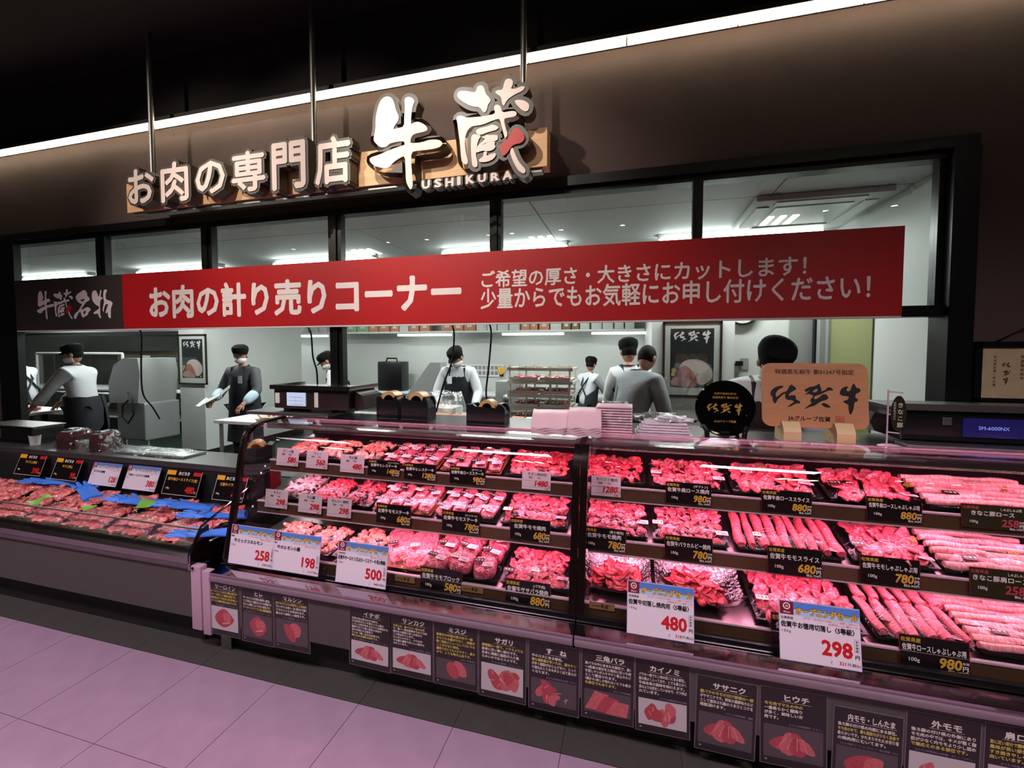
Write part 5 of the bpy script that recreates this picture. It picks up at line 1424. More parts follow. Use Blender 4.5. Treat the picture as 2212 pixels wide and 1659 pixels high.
# tray rack
M_RACK = pm('cream_plastic_rack', '#d3d5c8', 0.45)
rkx, rky = -0.83, 4.2
rt = thing('tray_rack', 'cream plastic rack holding stacked meat trays', 'rack', (rkx, rky, .92))
for lx in (-.29, -.13, .10, .28):
    for ly in (-.18, .2):
        MB().tube([(lx, ly, 0), (lx, ly, .58)], .011, 8).build('upright', M_RACK, rt, True)
for k in range(5):
    z = .03 + k * .125
    MB().box(-.31, .31, -.21, -.19, z, z + .03).box(-.31, .31, .21, .23, z, z + .03).box(-.31, -.29, -.2, .22, z, z + .025).box(.29, .31, -.2, .22, z, z + .025).box(-.02, .0, -.2, .22, z, z + .02).build('rack_frame', M_RACK, rt)
for k in range(4):
    for c in range(2):
        t = thing('meat_tray', ['lowest', 'second', 'third', 'top'][k] + ' meat tray on the ' + ('near' if c == 0 else 'far') + ' side of the cream rack', 'tray', (rkx - .15 + .30 * c, rky - .02, .985 + k * .125), (0, 0, 0), 'meat trays in the cream rack')
        tw = MB(); f = .02
        MB().box(-.135, .135, -.2, .2, 0, .012).box(-.14, .14, -.205, -.195, 0, .03).box(-.14, .14, .195, .205, 0, .03).build('tray', M_RACK if k % 2 else M_TRAYW, t)
        ps = pieces('big', MT_DARK if (k + c) % 2 else MT_MINCE)
        for i in range(8):
            link('meat_slice', ps[i % 5], t, (-.09 + (i % 4) * .06, -.09 + (i // 4) * .14, .026), (R(10), 0, R(80 + 9 * (i % 3))), 1.0)

# fire extinguisher, table goods
fe = thing('fire_extinguisher', 'red fire extinguisher under the white table', 'extinguisher', (-3.62, 3.72, 0))
MB().lathe([(.001, 0), (.07, 0), (.075, .02), (.075, .38), (.05, .44), (.025, .46), (.001, .46)], 16).build('cylinder', pm('extinguisher_red', '#8d1218', 0.3), fe, True)
MB().tube([(-.02, 0, .46), (-.02, 0, .5), (.1, -.02, .53)], .012, 8).build('handle', M_BLKP, fe, True)
MB().tube([(.0, 0, .48), (-.12, -.02, .50), (-.15, -.02, .42)], .01, 8).build('hose', M_BLKP, fe, True)
for k in range(2):
    t = thing('meat_tray', ['lower', 'upper'][k] + ' pale meat tray stacked on the white table', 'tray', (-3.72 + .03 * k, 3.98, .853 + .05 * k), (0, 0, R(8)), 'meat trays on the white table')
    MB().prism([(-.24, .04), (-.20, 0), (.20, 0), (.24, .04), (.22, .04), (.19, .008), (-.19, .008), (-.22, .04)], -.13, .13).build('tray', pm('cream_tray', '#c9b49c', 0.4), t)
    ps = pieces('chunk', MT_PALE)
    for i in range(12):
        link('meat_piece', ps[i % 5], t, (-.15 + (i % 6) * .06, -.06 + (i // 6) * .12, .028), (0, 0, i), 1.3)
# cabinets, hood, curtain rack on the far side
dc = thing('drawer_cabinet', 'brown drawer cabinet behind the white shirted staff', 'cabinet', (-9.6, 7.0, .84))
M_DRW = pm('brown_drawer', '#55503f', 0.5)
MB().box(-.85, .85, -.3, .3, 0, .78, .01).build('body', M_DRW, dc)
for k in range(4):
    d = MB().box(-.82, .82, -.32, -.30, .03 + k * .185, .19 + k * .185, .004).build('drawer', M_DRW, dc)
    MB().box(-.1, .1, -.335, -.32, .09 + k * .185, .13 + k * .185).build('handle', M_PLW, d)
hd = thing('extractor_hood', 'steel extractor hood above the back work table', 'hood', (-10.5, 6.9, 1.95))
MB().prism([(-2.2, 0), (2.2, 0), (2.2, .13), (2.0, .3), (-2.0, .3), (-2.2, .13)], -.5, .5).build('canopy', M_SST, hd)
MB().box(-.5, .5, -.2, .2, .3, .8).build('duct', M_SST, hd)
MB().box(-2.15, 2.15, -.52, -.5, .0, .05).build('rim', M_KD, hd)
cr = thing('curtain_rack', 'white trolley rack covered with clear plastic curtain', 'rack', (-9.15, 5.3, 0))
for lx in (-1.1, -.2, 1.0):
    MB().tube([(lx, 0, 0), (lx, 0, 1.58)], .02, 8).build('post', M_PLW, cr, True)
MB().tube([(-1.1, 0, 1.58), (1.0, 0, 1.58)], .02, 8).tube([(-1.1, 0, .9), (1.0, 0, .9)], .02, 8).build('rail', M_PLW, cr, True)
M_CURT = clear('plastic_curtain', (0.86, 0.88, 0.87), gloss=1.6, rough=0.15, base=0.12, wrinkle=0.8, wscale=6)
cv, cf = [], []
for i in range(25):
    x = -1.1 + 2.1 * i / 24
    cv += [(x, .03 * math.sin(i * 1.9), 1.56), (x, .045 * math.sin(i * 1.7 + .4), .75)]
for i in range(24):
    cf.append((2 * i, 2 * i + 1, 2 * i + 3, 2 * i + 2))
MB().add(cv, cf).build('curtain', M_CURT, cr, 'all')
# heaped things on the far tables
for i, (x, y, z, lb, sz, mt) in enumerate(((-8.1, 6.75, .84, 'stack of pale trays on the back work table', (.5, .3, .10), M_TRAYW), (-7.75, 6.6, .84, 'loose paper stack on the back work table', (.3, .3, .05), M_PLW),
     (-8.0, 3.8, .86, 'blue tray on the white topped table', (.5, .25, .05), pm('blue_tray', '#1d2a8a', 0.4)), (-7.3, 6.85, .30, 'white bag on the lower shelf of the back table', (.6, .4, .4), M_PLW))):
    t = thing('table_goods', lb, 'tray', (x, y, z))
    for k in range(3 if 'stack' in lb else 1):
        n = 3 if 'stack' in lb else 1
        MB().box(-sz[0] / 2, sz[0] / 2, -sz[1] / 2, sz[1] / 2, sz[2] / n * k, sz[2] / n * (k + 1) - .004, min(sz) * .12).build('layer', mt, t, True)
for i, x in enumerate((-8.55, -8.25, -7.4)):
    t = thing('raw_meat', ['raw meat pieces at the edge of the white topped table', 'raw meat pieces beside the blue tray', 'raw meat pieces in front of the white shirted staff'][i], 'meat', (x, 3.72, .862))
    ps = pieces('chunk', MT_PALE)
    for k in range(6):
        link('meat_piece', ps[k % 5], t, (-.08 + (k % 3) * .08, -.03 + (k // 3) * .07, .035), (0, 0, k), 2.6)
# wall socket, clock, notebook in the bay
so = thing('wall_socket', 'wall socket with black plug beside the large poster', 'socket', (PY(1608, 786, 4.99).x, 4.995, PY(1608, 786, 4.99).z))
MB().box(-.04, .04, -.008, 0, -.06, .06, .003).build('plate', M_SST, so)
MB().box(-.09, -.02, -.05, -.008, -.02, .03, .008).tube([(-.09, -.03, 0), (-.16, -.04, -.02), (-.22, -.04, -.12)], .007, 8).build('plug', M_BLKP, so)
ck = thing('wall_clock', 'dark rimmed wall clock half hidden by the banner', 'clock', (PY(1603, 690, 4.98).x, 4.97, PY(1603, 680, 4.98).z + .05))
MB().lathe([(.001, 0), (.15, 0), (.16, .01), (.16, .03), (.145, .03), (.14, .015), (.001, .012)], 28).xf(Matrix.Rotation(R(90), 4, 'X')).build('rim', M_BLKP, ck, True)
MB().lathe([(.001, .0125), (.138, .0155), (.001, .016)], 28).xf(Matrix.Rotation(R(90), 4, 'X')).build('dial', M_PLW, ck)
nb = thing('navy_case', 'navy equipment box on the shelf beside the large poster', 'box', (PY(1590, 830, 4.9).x, 4.86, 1.05))
MB().box(-.14, .14, -.1, .1, 0, .30, .02).build('body', pm('navy_cloth', '#1c2233', 0.6), nb, True)
MB().box(-.16, .16, -.12, .12, -.03, 0).build('shelf_board', M_SST, nb)
# hanging cables
def cable(pts, label):
    q = []
    P = [Vector(p) for p in pts]
    for i in range(len(P) - 1):
        for k in range(6):
            t = k / 6
            a = P[max(i - 1, 0)]; b = P[i]; c = P[i + 1]; d = P[min(i + 2, len(P) - 1)]
            q.append(0.5 * ((2 * b) + (c - a) * t + (2 * a - 5 * b + 4 * c - d) * t * t + (3 * b - a - 3 * c + d) * t ** 3))
    q.append(P[-1])
    tag(MB().tube(q, .007, 6).build('power_cable', M_BLKP, None, True), label, 'cable')
cable([(PY(981, 690, 2.97).x, 2.92, 1.84), PY(981, 722, 2.99), PY(976, 780, 2.99), PY(958, 830, 2.99), PY(942, 890, 2.99)], 'black power cable slanting down in front of the slicer')
cable([(PY(1061, 690, 2.97).x, 2.92, 1.84), PY(1061, 722, 2.99), PY(1056, 790, 2.99), PY(1050, 850, 2.99), PY(1058, 880, 2.99)], 'black power cable hanging left of the tray rack')
cable([(PY(306, 690, 2.97).x, 2.92, 1.84), PY(306, 722, 2.99), PY(305, 790, 2.99), PY(309, 850, 2.99), PY(330, 880, 2.99), PY(345, 905, 2.99)], 'black power cable hanging before the grey machine')
cable([(PY(672, 690, 2.97).x, 2.92, 1.84), PY(672, 722, 2.99), PY(676, 770, 2.99), PY(684, 800, 2.99), PY(686, 830, 2.99)], 'black power cable hanging above the front scale')
# orange packs seen through the gap behind the case
for i, (a, b, c) in enumerate(((940, 978, 'o'), (982, 1022, 'o'), (1108, 1136, 'o'), (1138, 1165, 'w'))):
    xa, xb = PY(a, 915, 3.4).x, PY(b, 915, 3.4).x
    t = thing('goods_pack', ['orange pack stack under the foam boxes', 'orange pack stack under the shallow tray', 'orange pack stack behind the third tape dispenser', 'white pack behind the pink trays'][i], 'pack', ((xa + xb) / 2, 3.32, .93), (0, 0, 0), 'packs behind the case')
    for k in range(3):
        MB().box(-(xb - xa) / 2, (xb - xa) / 2, -.08, .08, k * .062, k * .062 + .058, .012).build('pack', M_PK[c], t, True)
# foam boxes wrapped in clear bags, trays on the serving table
M_FOAM = pm('foam_white', '#d6d9d8', 0.6)
M_BAG = clear('clear_bag', (0.93, 0.94, 0.94), gloss=1.6, rough=0.1, base=0.06, wrinkle=0.9, wscale=14)
for i, (px_, z_) in enumerate(((955, .0), (1000, .0))):
    p = PY(px_, 890, 3.65)
    t = thing('foam_box', ['white foam boxes wrapped in clear plastic', 'white foam box beside the shallow meat tray'][i], 'box', (p.x, 3.62 + .05 * i, .92))
    for k in range(3 - i):
        MB().box(-.17, .17, -.12, .12, k * .075, k * .075 + .07, .012).build('box', M_FOAM, t, True)
    if i == 0:
        f = film_part(t, .5, .34, .0, .34, 3.3, 'plastic_bag', M_BAG, .03); f.location = (0, -.17, 0)
for i, px_ in enumerate((1018, 1068)):
    p = PY(px_, 880, 3.6)
    t = thing('meat_tray', ['shallow amber tray of meat on the serving table', 'shallow grey tray of meat beside the rack'][i], 'tray', (p.x, 3.62, .922))
    MB().prism([(-.15, .03), (-.12, 0), (.12, 0), (.15, .03), (.14, .03), (.115, .006), (-.115, .006), (-.14, .03)], -.1, .1).build('tray', (pm('amber_tray', '#a8763a', 0.3), M_STEEL_DULL)[i], t)
    ps = pieces('chunk', MT_MINCE)
    for k in range(8):
        link('meat_piece', ps[k % 5], t, (-.09 + (k % 4) * .06, -.04 + (k // 4) * .08, .03), (0, 0, k), 1.2)
for i in range(3):
    t = thing('crumpled_bag', ['crumpled clear bag on the back table near the rack', 'pale green crumpled bag on the back table', 'crumpled white bag left of the rack'][i], 'bag', (PY(1080 + 36 * i, 852, 7.5).x, 7.5, .86))
    MB().ball((0, 0, .07), (.1, .1, .075), 14, 8, lambda v: v * (1 + .5 * noise.noise(v * 2.3 + Vector((i, 0, 0))))).build('bag', (M_PLW, pm('pale_green_bag', '#7cc0a8', 0.35), M_PLW)[i], t, True)
# ------------------------------------------------------------------ staff
M_SKIN = pm('skin', '#a97a63', 0.55)
M_HAIR = pm('black_hair', '#0a0807', 0.75, spec=0.2)
M_CAP = pm('black_cap_cloth', '#070708', 0.85, spec=0.2, bump=0.1, bscale=200)
M_MASK = pm('white_mask', '#d6d6d4', 0.7)
M_SHIRTW = pm('white_shirt', '#c9ccd0', 0.7, bump=0.25, bscale=18)
M_SHIRTG = pm('grey_shirt', '#8d9296', 0.7, bump=0.25, bscale=18)
M_SHIRTD = pm('dark_grey_shirt', '#4a4b4f', 0.7, bump=0.25, bscale=18)
M_APRON = pm('navy_apron', '#171a24', 0.7, bump=0.15, bscale=30)
M_APRONR = pm('maroon_apron', '#2c1418', 0.7, bump=0.15, bscale=30)
M_TROU = pm('dark_trousers', '#16171b', 0.75)
M_GLOVEC = pm('pale_blue_glove', '#a9bccb', 0.5)
M_COVER = pm('blue_sleeve_cover', '#b9cfe0', 0.5, bump=0.3, bscale=20)
M_BADGE = pm('name_badge', '#dfe3e3', 0.4)
M_SHOE = pm('white_boot', '#c9c9c6', 0.5)

def skin_mesh(name, mat, verts, edges, radii, root, sub=1):
    me = bpy.data.meshes.new(name)
    me.from_pydata([tuple(v) for v in verts], edges, [])
    o = bpy.data.objects.new(name, me)
    COL.objects.link(o)
    o.modifiers.new('skin', 'SKIN').use_smooth_shade = True
    for i, sv in enumerate(me.skin_vertices[0].data):
        r = radii[i]
        sv.radius = r if isinstance(r, tuple) else (r, r)
        sv.use_root = i == root
    s = o.modifiers.new('sub', 'SUBSURF'); s.levels = sub; s.render_levels = sub
    dg = bpy.context.evaluated_depsgraph_get()
    m = bpy.data.meshes.new_from_object(o.evaluated_get(dg))
    m.name = name
    bpy.data.objects.remove(o); bpy.data.meshes.remove(me)
    m.materials.clear(); m.materials.append(mat)
    for p in m.polygons:
        p.use_smooth = True; p.material_index = 0
    return m

def ik(a, b, l1, l2, pole):
    """middle joint of a two-bone limb from a to b bending towards pole"""
    d = b - a
    L = min(d.length, (l1 + l2) * .999)
    n = d.normalized()
    x = (l1 * l1 - l2 * l2 + L * L) / (2 * L)
    hgt = math.sqrt(max(0, l1 * l1 - x * x))
    p = (pole - n * pole.dot(n)).normalized()
    return a + n * x + p * hgt

def person(label, x, y, face, height, lean=0.0, hands=((-.2, -.35, 1.0), (.2, -.35, 1.0)), head=(0.0, 0.0), shirt=None, apron=None, sleeve=None, bib=True, mask=True, cap='cap', badge=False, glove=None, crouch=0.0, wide=1.0):
    """figure facing local -y; hands are local targets; head = (turn, nod) in degrees; lean bends the trunk forward"""
    S = height / 1.70
    t = thing('person', label, 'person', (x, y, 0), (0, 0, R(face)), 'staff in the preparation room')
    V = Vector
    pel = V((0, 0, .93 - crouch))
    la = R(lean)
    up = V((0, -math.sin(la), math.cos(la)))
    fw = V((0, -math.cos(la), -math.sin(la)))
    waist = pel + up * .14; chest = pel + up * .34; shc = pel + up * .47; neck = pel + up * .53
    hd_turn, nod = R(head[0]), R(head[1])
    hup = V((0, -math.sin(la * .6 + nod), math.cos(la * .6 + nod)))
    skull = neck + hup * .15
    sho = [shc + V((s * .175 * wide, 0, 0)) for s in (-1, 1)]
    hd = [V(h) for h in hands]
    wr, el = [], []
    for i, s in enumerate((-1, 1)):
        tgt = hd[i]
        dd = (tgt - sho[i])
        if dd.length > .60:
            tgt = sho[i] + dd.normalized() * .60
        e = ik(sho[i], tgt, .30, .27, V((s * .6, .5, -.6)))
        el.append(e); wr.append(tgt)
    hip = [pel + V((s * .09, 0, -.03)) for s in (-1, 1)]
    kn = [V((s * .10, -.02 - crouch * .4, .48)) for s in (-1, 1)]
    an = [V((s * .105, .02, .08)) for s in (-1, 1)]
    toe = [V((s * .115, -.14, .035)) for s in (-1, 1)]
    # body: one skin, trunk, neck, arms, hands with five fingers, legs, feet
    vs = [pel, waist, chest, shc, neck, neck + hup * .06]
    ra = [.11, .10, .115, .075, .052, .05]
    ed = [(0, 1), (1, 2), (2, 3), (3, 4), (4, 5)]
    for i in (0, 1):
        n = len(vs)
        vs += [sho[i], el[i], wr[i]]; ra += [.042, .040, .03]; ed += [(3, n), (n, n + 1), (n + 1, n + 2)]
        d = (wr[i] - el[i]).normalized()
        side = d.cross(V((0, 0, 1)))
        side = side.normalized() if side.length > .1 else V((1, 0, 0))
        nrm = side.cross(d).normalized()
        palm = wr[i] + d * .07
        vs.append(palm); ra.append((.036, .02)); ed.append((n + 2, n + 3))
        for f, (off, ln) in enumerate(((-.030, .062), (-.010, .075), (.011, .070), (.031, .055))):
            k = len(vs)
            b0 = palm + side * off * .9 + d * .015
            vs += [b0, b0 + d * ln * .5 - nrm * .012, b0 + d * ln * .85 - nrm * .035]
            ra += [.0095, .009, .0075]; ed += [(n + 3, k), (k, k + 1), (k + 1, k + 2)]
        k = len(vs)
        sg_ = -1 if i == 1 else 1
        b0 = wr[i] + d * .03 + side * .032 * sg_
        vs += [b0, b0 + d * .03 + side * .02 * sg_ - nrm * .01, b0 + d * .06 + side * .018 * sg_ - nrm * .025]
        ra += [.011, .0105, .008]; ed += [(n + 3, k), (k, k + 1), (k + 1, k + 2)]
    for i in (0, 1):
        n = len(vs)
        vs += [hip[i], kn[i], an[i], toe[i]]; ra += [.085, .058, .04, .035]; ed += [(0, n), (n, n + 1), (n + 1, n + 2), (n + 2, n + 3)]
    P = [p * S for p in vs]; RR = [tuple(q * S for q in r) if isinstance(r, tuple) else r * S for r in ra]
    body = skin_mesh('body', M_SKIN, P, ed, RR, 0)
    # head joined into the body mesh
    hb = MB()
    hm = Matrix.Translation(skull * S) @ Matrix.Rotation(hd_turn, 4, 'Z') @ Matrix.Rotation(la * .6 + nod, 4, 'X')
    def hf(p):
        x_, y_, z_ = p
        k = 1 - .20 * max(0, -z_) ** 1.2
        q = V((x_ * k, y_ * (1 - .08 * max(0, -z_)), z_))
        fx = math.exp(-(x_ * x_) / .02)
        if y_ < -.3:
            q.y -= .17 * fx * math.exp(-((z_ + .12) ** 2) / .018)          # nose
            q.y += .05 * math.exp(-((abs(x_) - .38) ** 2) / .02 - ((z_ - .08) ** 2) / .01)  # eye hollows
            q.y -= .04 * math.exp(-(x_ * x_) / .06 - ((z_ + .52) ** 2) / .006)  # mouth
            q.y -= .05 * math.exp(-(x_ * x_) / .05 - ((z_ + .85) ** 2) / .02)  # chin
        return q
    hb.ball((0, 0, 0), (.074 * S, .093 * S, .115 * S), 24, 18, hf)
    for s in (-1, 1):
        hb.ball((s * .075 * S, .008 * S, -.005 * S), (.012 * S, .022 * S, .032 * S), 10, 8)
    hb.xf(hm)
    n0 = len(body.vertices)
    bm = bmesh.new(); bm.from_mesh(body)
    tmp = hb.mesh('h', M_SKIN, 'all'); bm.from_mesh(tmp); bm.to_mesh(body); bm.free(); bpy.data.meshes.remove(tmp)
    for p in body.polygons:
        p.use_smooth = True
    link('body', body, t)
    ey = MB()
    for s in (-1, 1):
        ey.ball((s * .029 * S, -.083 * S, .012 * S), (.011 * S, .006 * S, .005 * S), 8, 6)
    ey.xf(hm).build('eyes', M_HAIR, t, True)
    # hair under the cap
    hr = MB().ball((0, .012 * S, .02 * S), (.079 * S, .094 * S, .105 * S), 20, 14)
    hr.v = [(a, b, c) for a, b, c in hr.v]
    bmh = [p for p in hr.v]
    hr.v = [(a, max(b, -.045 * S) if c < .05 * S else b, max(c, -.055 * S)) for a, b, c in bmh]
    hr.xf(hm).build('hair', M_HAIR, t, True)
    if cap == 'cap':
        cp = MB().lathe([(.084 * S, .022 * S), (.092 * S, .045 * S), (.101 * S, .085 * S), (.094 * S, .118 * S), (.062 * S, .143 * S), (.001, .150 * S)], 20)
        cp.v = [(a, b * 1.13 + .006 * S, c) for a, b, c in cp.v]
        c_ = cp.xf(hm).build('cap', M_CAP, t, True)
        vz = MB()
        pts = [(math.sin(R(a)) * .085 * S, -math.cos(R(a)) * .098 * S) for a in range(-62, 63, 12)]
        out = [(x_ * .95, y_ - .055 * S * math.cos(R(90 * (i / (len(pts) - 1) * 2 - 1)))) for i, (x_, y_) in enumerate(pts)]
        m = len(pts)
        vz.add([(x_, y_, .045 * S) for x_, y_ in pts] + [(x_, y_, .028 * S) for x_, y_ in out] + [(x_, y_, .038 * S) for x_, y_ in pts] + [(x_, y_, .022 * S) for x_, y_ in out],
               [(i, i + 1, m + i + 1, m + i) for i in range(m - 1)] + [(2 * m + i, 3 * m + i, 3 * m + i + 1, 2 * m + i + 1) for i in range(m - 1)] + [(m + i, m + i + 1, 3 * m + i + 1, 3 * m + i) for i in range(m - 1)])
        vz.xf(hm).build('cap_visor', M_CAP, c_, True)
    if mask:
        mk = MB()
        mk.ball((0, -.012 * S, -.052 * S), (.071 * S, .098 * S, .058 * S), 20, 12)
        mk.v = [(a, b, c) if b < .01 * S else (a, .01 * S, c) for a, b, c in mk.v]
        mk.xf(hm).build('face_mask', M_MASK, t, True)
    # shirt
    sm = shirt or M_SHIRTW
    vs = [pel - V((0, 0, .07)), waist, chest, shc, neck + up * .012]
    ra = [(.175 * wide, .14), (.165 * wide, .13), (.180 * wide, .14), (.16 * wide, .13), (.074, .078)]
    ed = [(0, 1), (1, 2), (2, 3), (3, 4)]
    for i in (0, 1):
        n = len(vs)
        mid = sho[i].lerp(el[i], .5); fm = el[i].lerp(wr[i], .55)
        vs += [sho[i] - V((0, 0, .01)), mid, el[i], fm, wr[i] - (wr[i] - el[i]).normalized() * .03]
        ra += [.082, .075, .066, .06, .043]
        ed += [(3, n), (n, n + 1), (n + 1, n + 2), (n + 2, n + 3), (n + 3, n + 4)]
    P = [p * S for p in vs]; RR = [tuple(q * S for q in r) if isinstance(r, tuple) else r * S for r in ra]
    link('shirt', skin_mesh('shirt', sm, P, ed, RR, 0, 2), t)
    if sleeve:
        for i in (0, 1):
            link('sleeve_cover', skin_mesh('sleeve_cover', sleeve, [q * S for q in (el[i], el[i].lerp(wr[i], .5), wr[i] - (wr[i] - el[i]).normalized() * .02)], [(0, 1), (1, 2)], [.074 * S, .072 * S, .05 * S], 0, 2), t)
    # trousers
    vs = [pel + V((0, 0, .02))]; ra = [(.16, .13)]; ed = []
    for i in (0, 1):
        n = len(vs)
        vs += [hip[i] - V((0, 0, .03)), kn[i], an[i] + V((0, 0, .02))]; ra += [.10, .082, .07]; ed += [(0, n), (n, n + 1), (n + 1, n + 2)]
    link('trousers', skin_mesh('trousers', M_TROU, [p * S for p in vs], ed, [tuple(q * S for q in r) if isinstance(r, tuple) else r * S for r in ra], 0, 2), t)
    for i in (0, 1):
        MB().ball(((s_ := (-1, 1)[i]) * .11 * S, -.05 * S, .05 * S), (.055 * S, .14 * S, .05 * S), 14, 8, lambda p: V((p.x, p.y, max(p.z, -.95)))).build('shoe', M_SHOE, t, True)
    # apron wraps the front and sides from chest to shin
    am = apron or M_APRON
    av, af = [], []
    rows = ([(chest + up * .06, .17 * wide, 50)] if bib else []) + ([(chest - up * .06, .20 * wide, 80)] if bib else []) + [(waist, .195 * wide, 150 if bib else 177), (pel, .205 * wide, 150 if bib else 177), (V((0, 0, .70)), .22 * wide, 140 if bib else 172), (V((0, -.01, .45)), .23 * wide, 130)]
    nc = 16
    for (c, r, ang) in rows:
        for k in range(nc + 1):
            a = R(-ang + 2 * ang * k / nc)
            av.append((c + V((math.sin(a) * r, 0, 0)) + V((0, -1, 0)) * (math.cos(a) * (r * .80 + .012)) + V((0, 0, .006 * math.sin(k * 2.1)))) * S)
    for j in range(len(rows) - 1):
        for k in range(nc):
            q = j * (nc + 1) + k
            af.append((q, q + 1, q + nc + 2, q + nc + 1))
    ap = MB().add(av, af)
    n = len(ap.v)
    ap.add([(V(p) * 1.0 + V((0, .004, 0))) for p in ap.v], [f[::-1] for f in af])
    ao = ap.build('apron', am, t, 'all')
    if bib:
        for s in (-1, 1):
            MB().tube([(chest + up * .06 + V((s * .10, -.10, 0))) * S, (shc + up * .045 + V((s * .095, -.075, 0))) * S, (shc + up * .075 + V((s * .085, .02, 0))) * S, (chest + V((s * .03, .145, 0))) * S, (waist + V((-s * .10, .13, 0))) * S], .014 * S, 6).build('apron_strap', am, ao, True)
    if badge:
        bd_ = chest + V((-.09 if badge < 0 else .09, -.165, .02))
        MB().box(*(v for v in ((bd_.x - .03) * S, (bd_.x + .03) * S, (bd_.y - .004) * S, (bd_.y + .0) * S, (bd_.z - .05) * S, (bd_.z + .05) * S))).build('name_badge', M_BADGE, t)
    return t

# facing: 0 looks towards the shopper (-y)
P1 = person('staff in dark grey shirt and navy apron holding a foam tray', -5.0, 4.7, 6, 1.66, 4, ((-.22, -.30, 1.02), (.26, -.34, .98)), (24, 8), M_SHIRTD, M_APRON, M_COVER, True, True, 'cap', badge=1)
ft = thing('foam_tray', 'white foam tray in the hands of the staff by the pillar', 'tray', (-5.1, 4.34, 1.04), (R(24), R(-26), R(8)))
MB().prism([(-.20, .035), (-.17, 0), (.17, 0), (.20, .035), (.19, .035), (.165, .006), (-.165, .006), (-.19, .035)], -.11, .11).build('tray', M_FOAM, ft)
person('staff in white shirt and black cap seen from behind at the white table', -6.75, 3.95, -62, 1.68, 10, ((-.20, -.42, .95), (.18, -.45, .95)), (10, 4), M_SHIRTW, M_APRON, None, False, True, 'cap', wide=1.12)
person('staff in white shirt beside the frame post cutting meat', -8.66, 4.35, -70, 1.64, 14, ((-.20, -.42, .95), (.20, -.42, .95)), (20, 12), M_SHIRTW, M_APRON, None, True, True, 'cap')
person('bowed staff with mask and name badge at the meat slicer', -2.2, 5.42, 12, 1.68, 16, ((-.20, -.36, .96), (.24, -.38, .92)), (-30, 26), M_SHIRTW, M_APRON, None, True, True, 'cap', badge=-1)
person('small staff in white coat working at the far back', -0.66, 6.72, 140, 1.50, 8, ((-.20, -.42, .95), (.20, -.42, .95)), (15, 6), M_SHIRTW, M_APRON, None, True, False, 'cap')
person('bending staff in grey shirt seen from behind by the wide pillar', -0.05, 3.98, 140, 1.72, 24, ((-.16, -.40, .92), (.16, -.42, .92)), (10, 14), M_SHIRTG, M_APRON, None, False, False, 'none')
person('staff in dark cap just behind the grey shirted staff', -0.01, 4.62, 195, 1.72, 6, ((-.16, -.40, .95), (.16, -.42, .95)), (0, 10), M_SHIRTW, M_APRON, None, True, False, 'cap', wide=.85)
person('staff bowing behind the wooden plaque in maroon apron', 0.80, 3.16, 4, 1.72, 14, ((-.16, -.36, .98), (.16, -.36, .98)), (0, 34), M_SHIRTW, M_APRONR, None, True, True, 'cap')
person('staff in white coat half hidden behind the thick mullion', -3.86, 5.3, -60, 1.62, 20, ((-.18, -.38, .95), (.18, -.40, .95)), (0, 20), M_SHIRTW, M_APRON, None, True, True, 'cap')
# ------------------------------------------------------------------ things on top of the glass case
CT = 1.2045
M_SCALE = pm('dark_scale_body', '#2c211f', 0.3)
M_SCR = pm('pale_screen', '#aebdd8', 0.2, emit=0.6)
M_SCRP = pm('violet_screen', '#1c1a52', 0.2, emit=0.45)
M_TAPE = pm('tan_tape', '#c79a62', 0.35)
s1 = thing('label_scale', 'dark label scale with steel platter and pale screen', 'scale', (-2.06, 2.60, CT))
MB().box(-.50, .16, -.19, .10, 0, .022, .003).build('pan_frame', M_STEEL_DULL, s1)
MB().box(-.30, .29, -.15, .15, .045, .175, .008).build('body', M_SCALE, s1)
for lx in (-.24, .2):
    MB().box(lx - .03, lx + .03, -.1, .1, .022, .046).build('foot', M_BLKP, s1)
MB().box(-.315, .31, -.17, .16, .176, .186, .004).box(-.315, .31, -.172, -.165, .176, .205).box(-.315, -.308, -.17, .16, .186, .205).box(.303, .31, -.17, .16, .186, .205).build('platter', M_STEEL, s1)
sc = MB().box(-.19, -.04, -.156, -.15, .065, .155).build('screen', M_SCR, s1)
l = MB()
for k in range(3):
    rect(l, -.17, -.06, .075 + k * .024, .0765 + k * .024, -.1565)
rect(l, -.12, -.119, .07, .13, -.1565); l.build('screen_lines', M_INK, sc)
MB().box(-.285, -.25, -.156, -.15, .08, .15).build('printed_note', M_PLW, s1); MB().box(.03, .06, -.156, -.15, .06, .16).build('printed_note', M_PLW, s1)
MB().prism([(.30, .05), (.30, .17), (.36, .14), (.37, .05)], -.1, .12).build('side_cover', M_SCALE, s1)

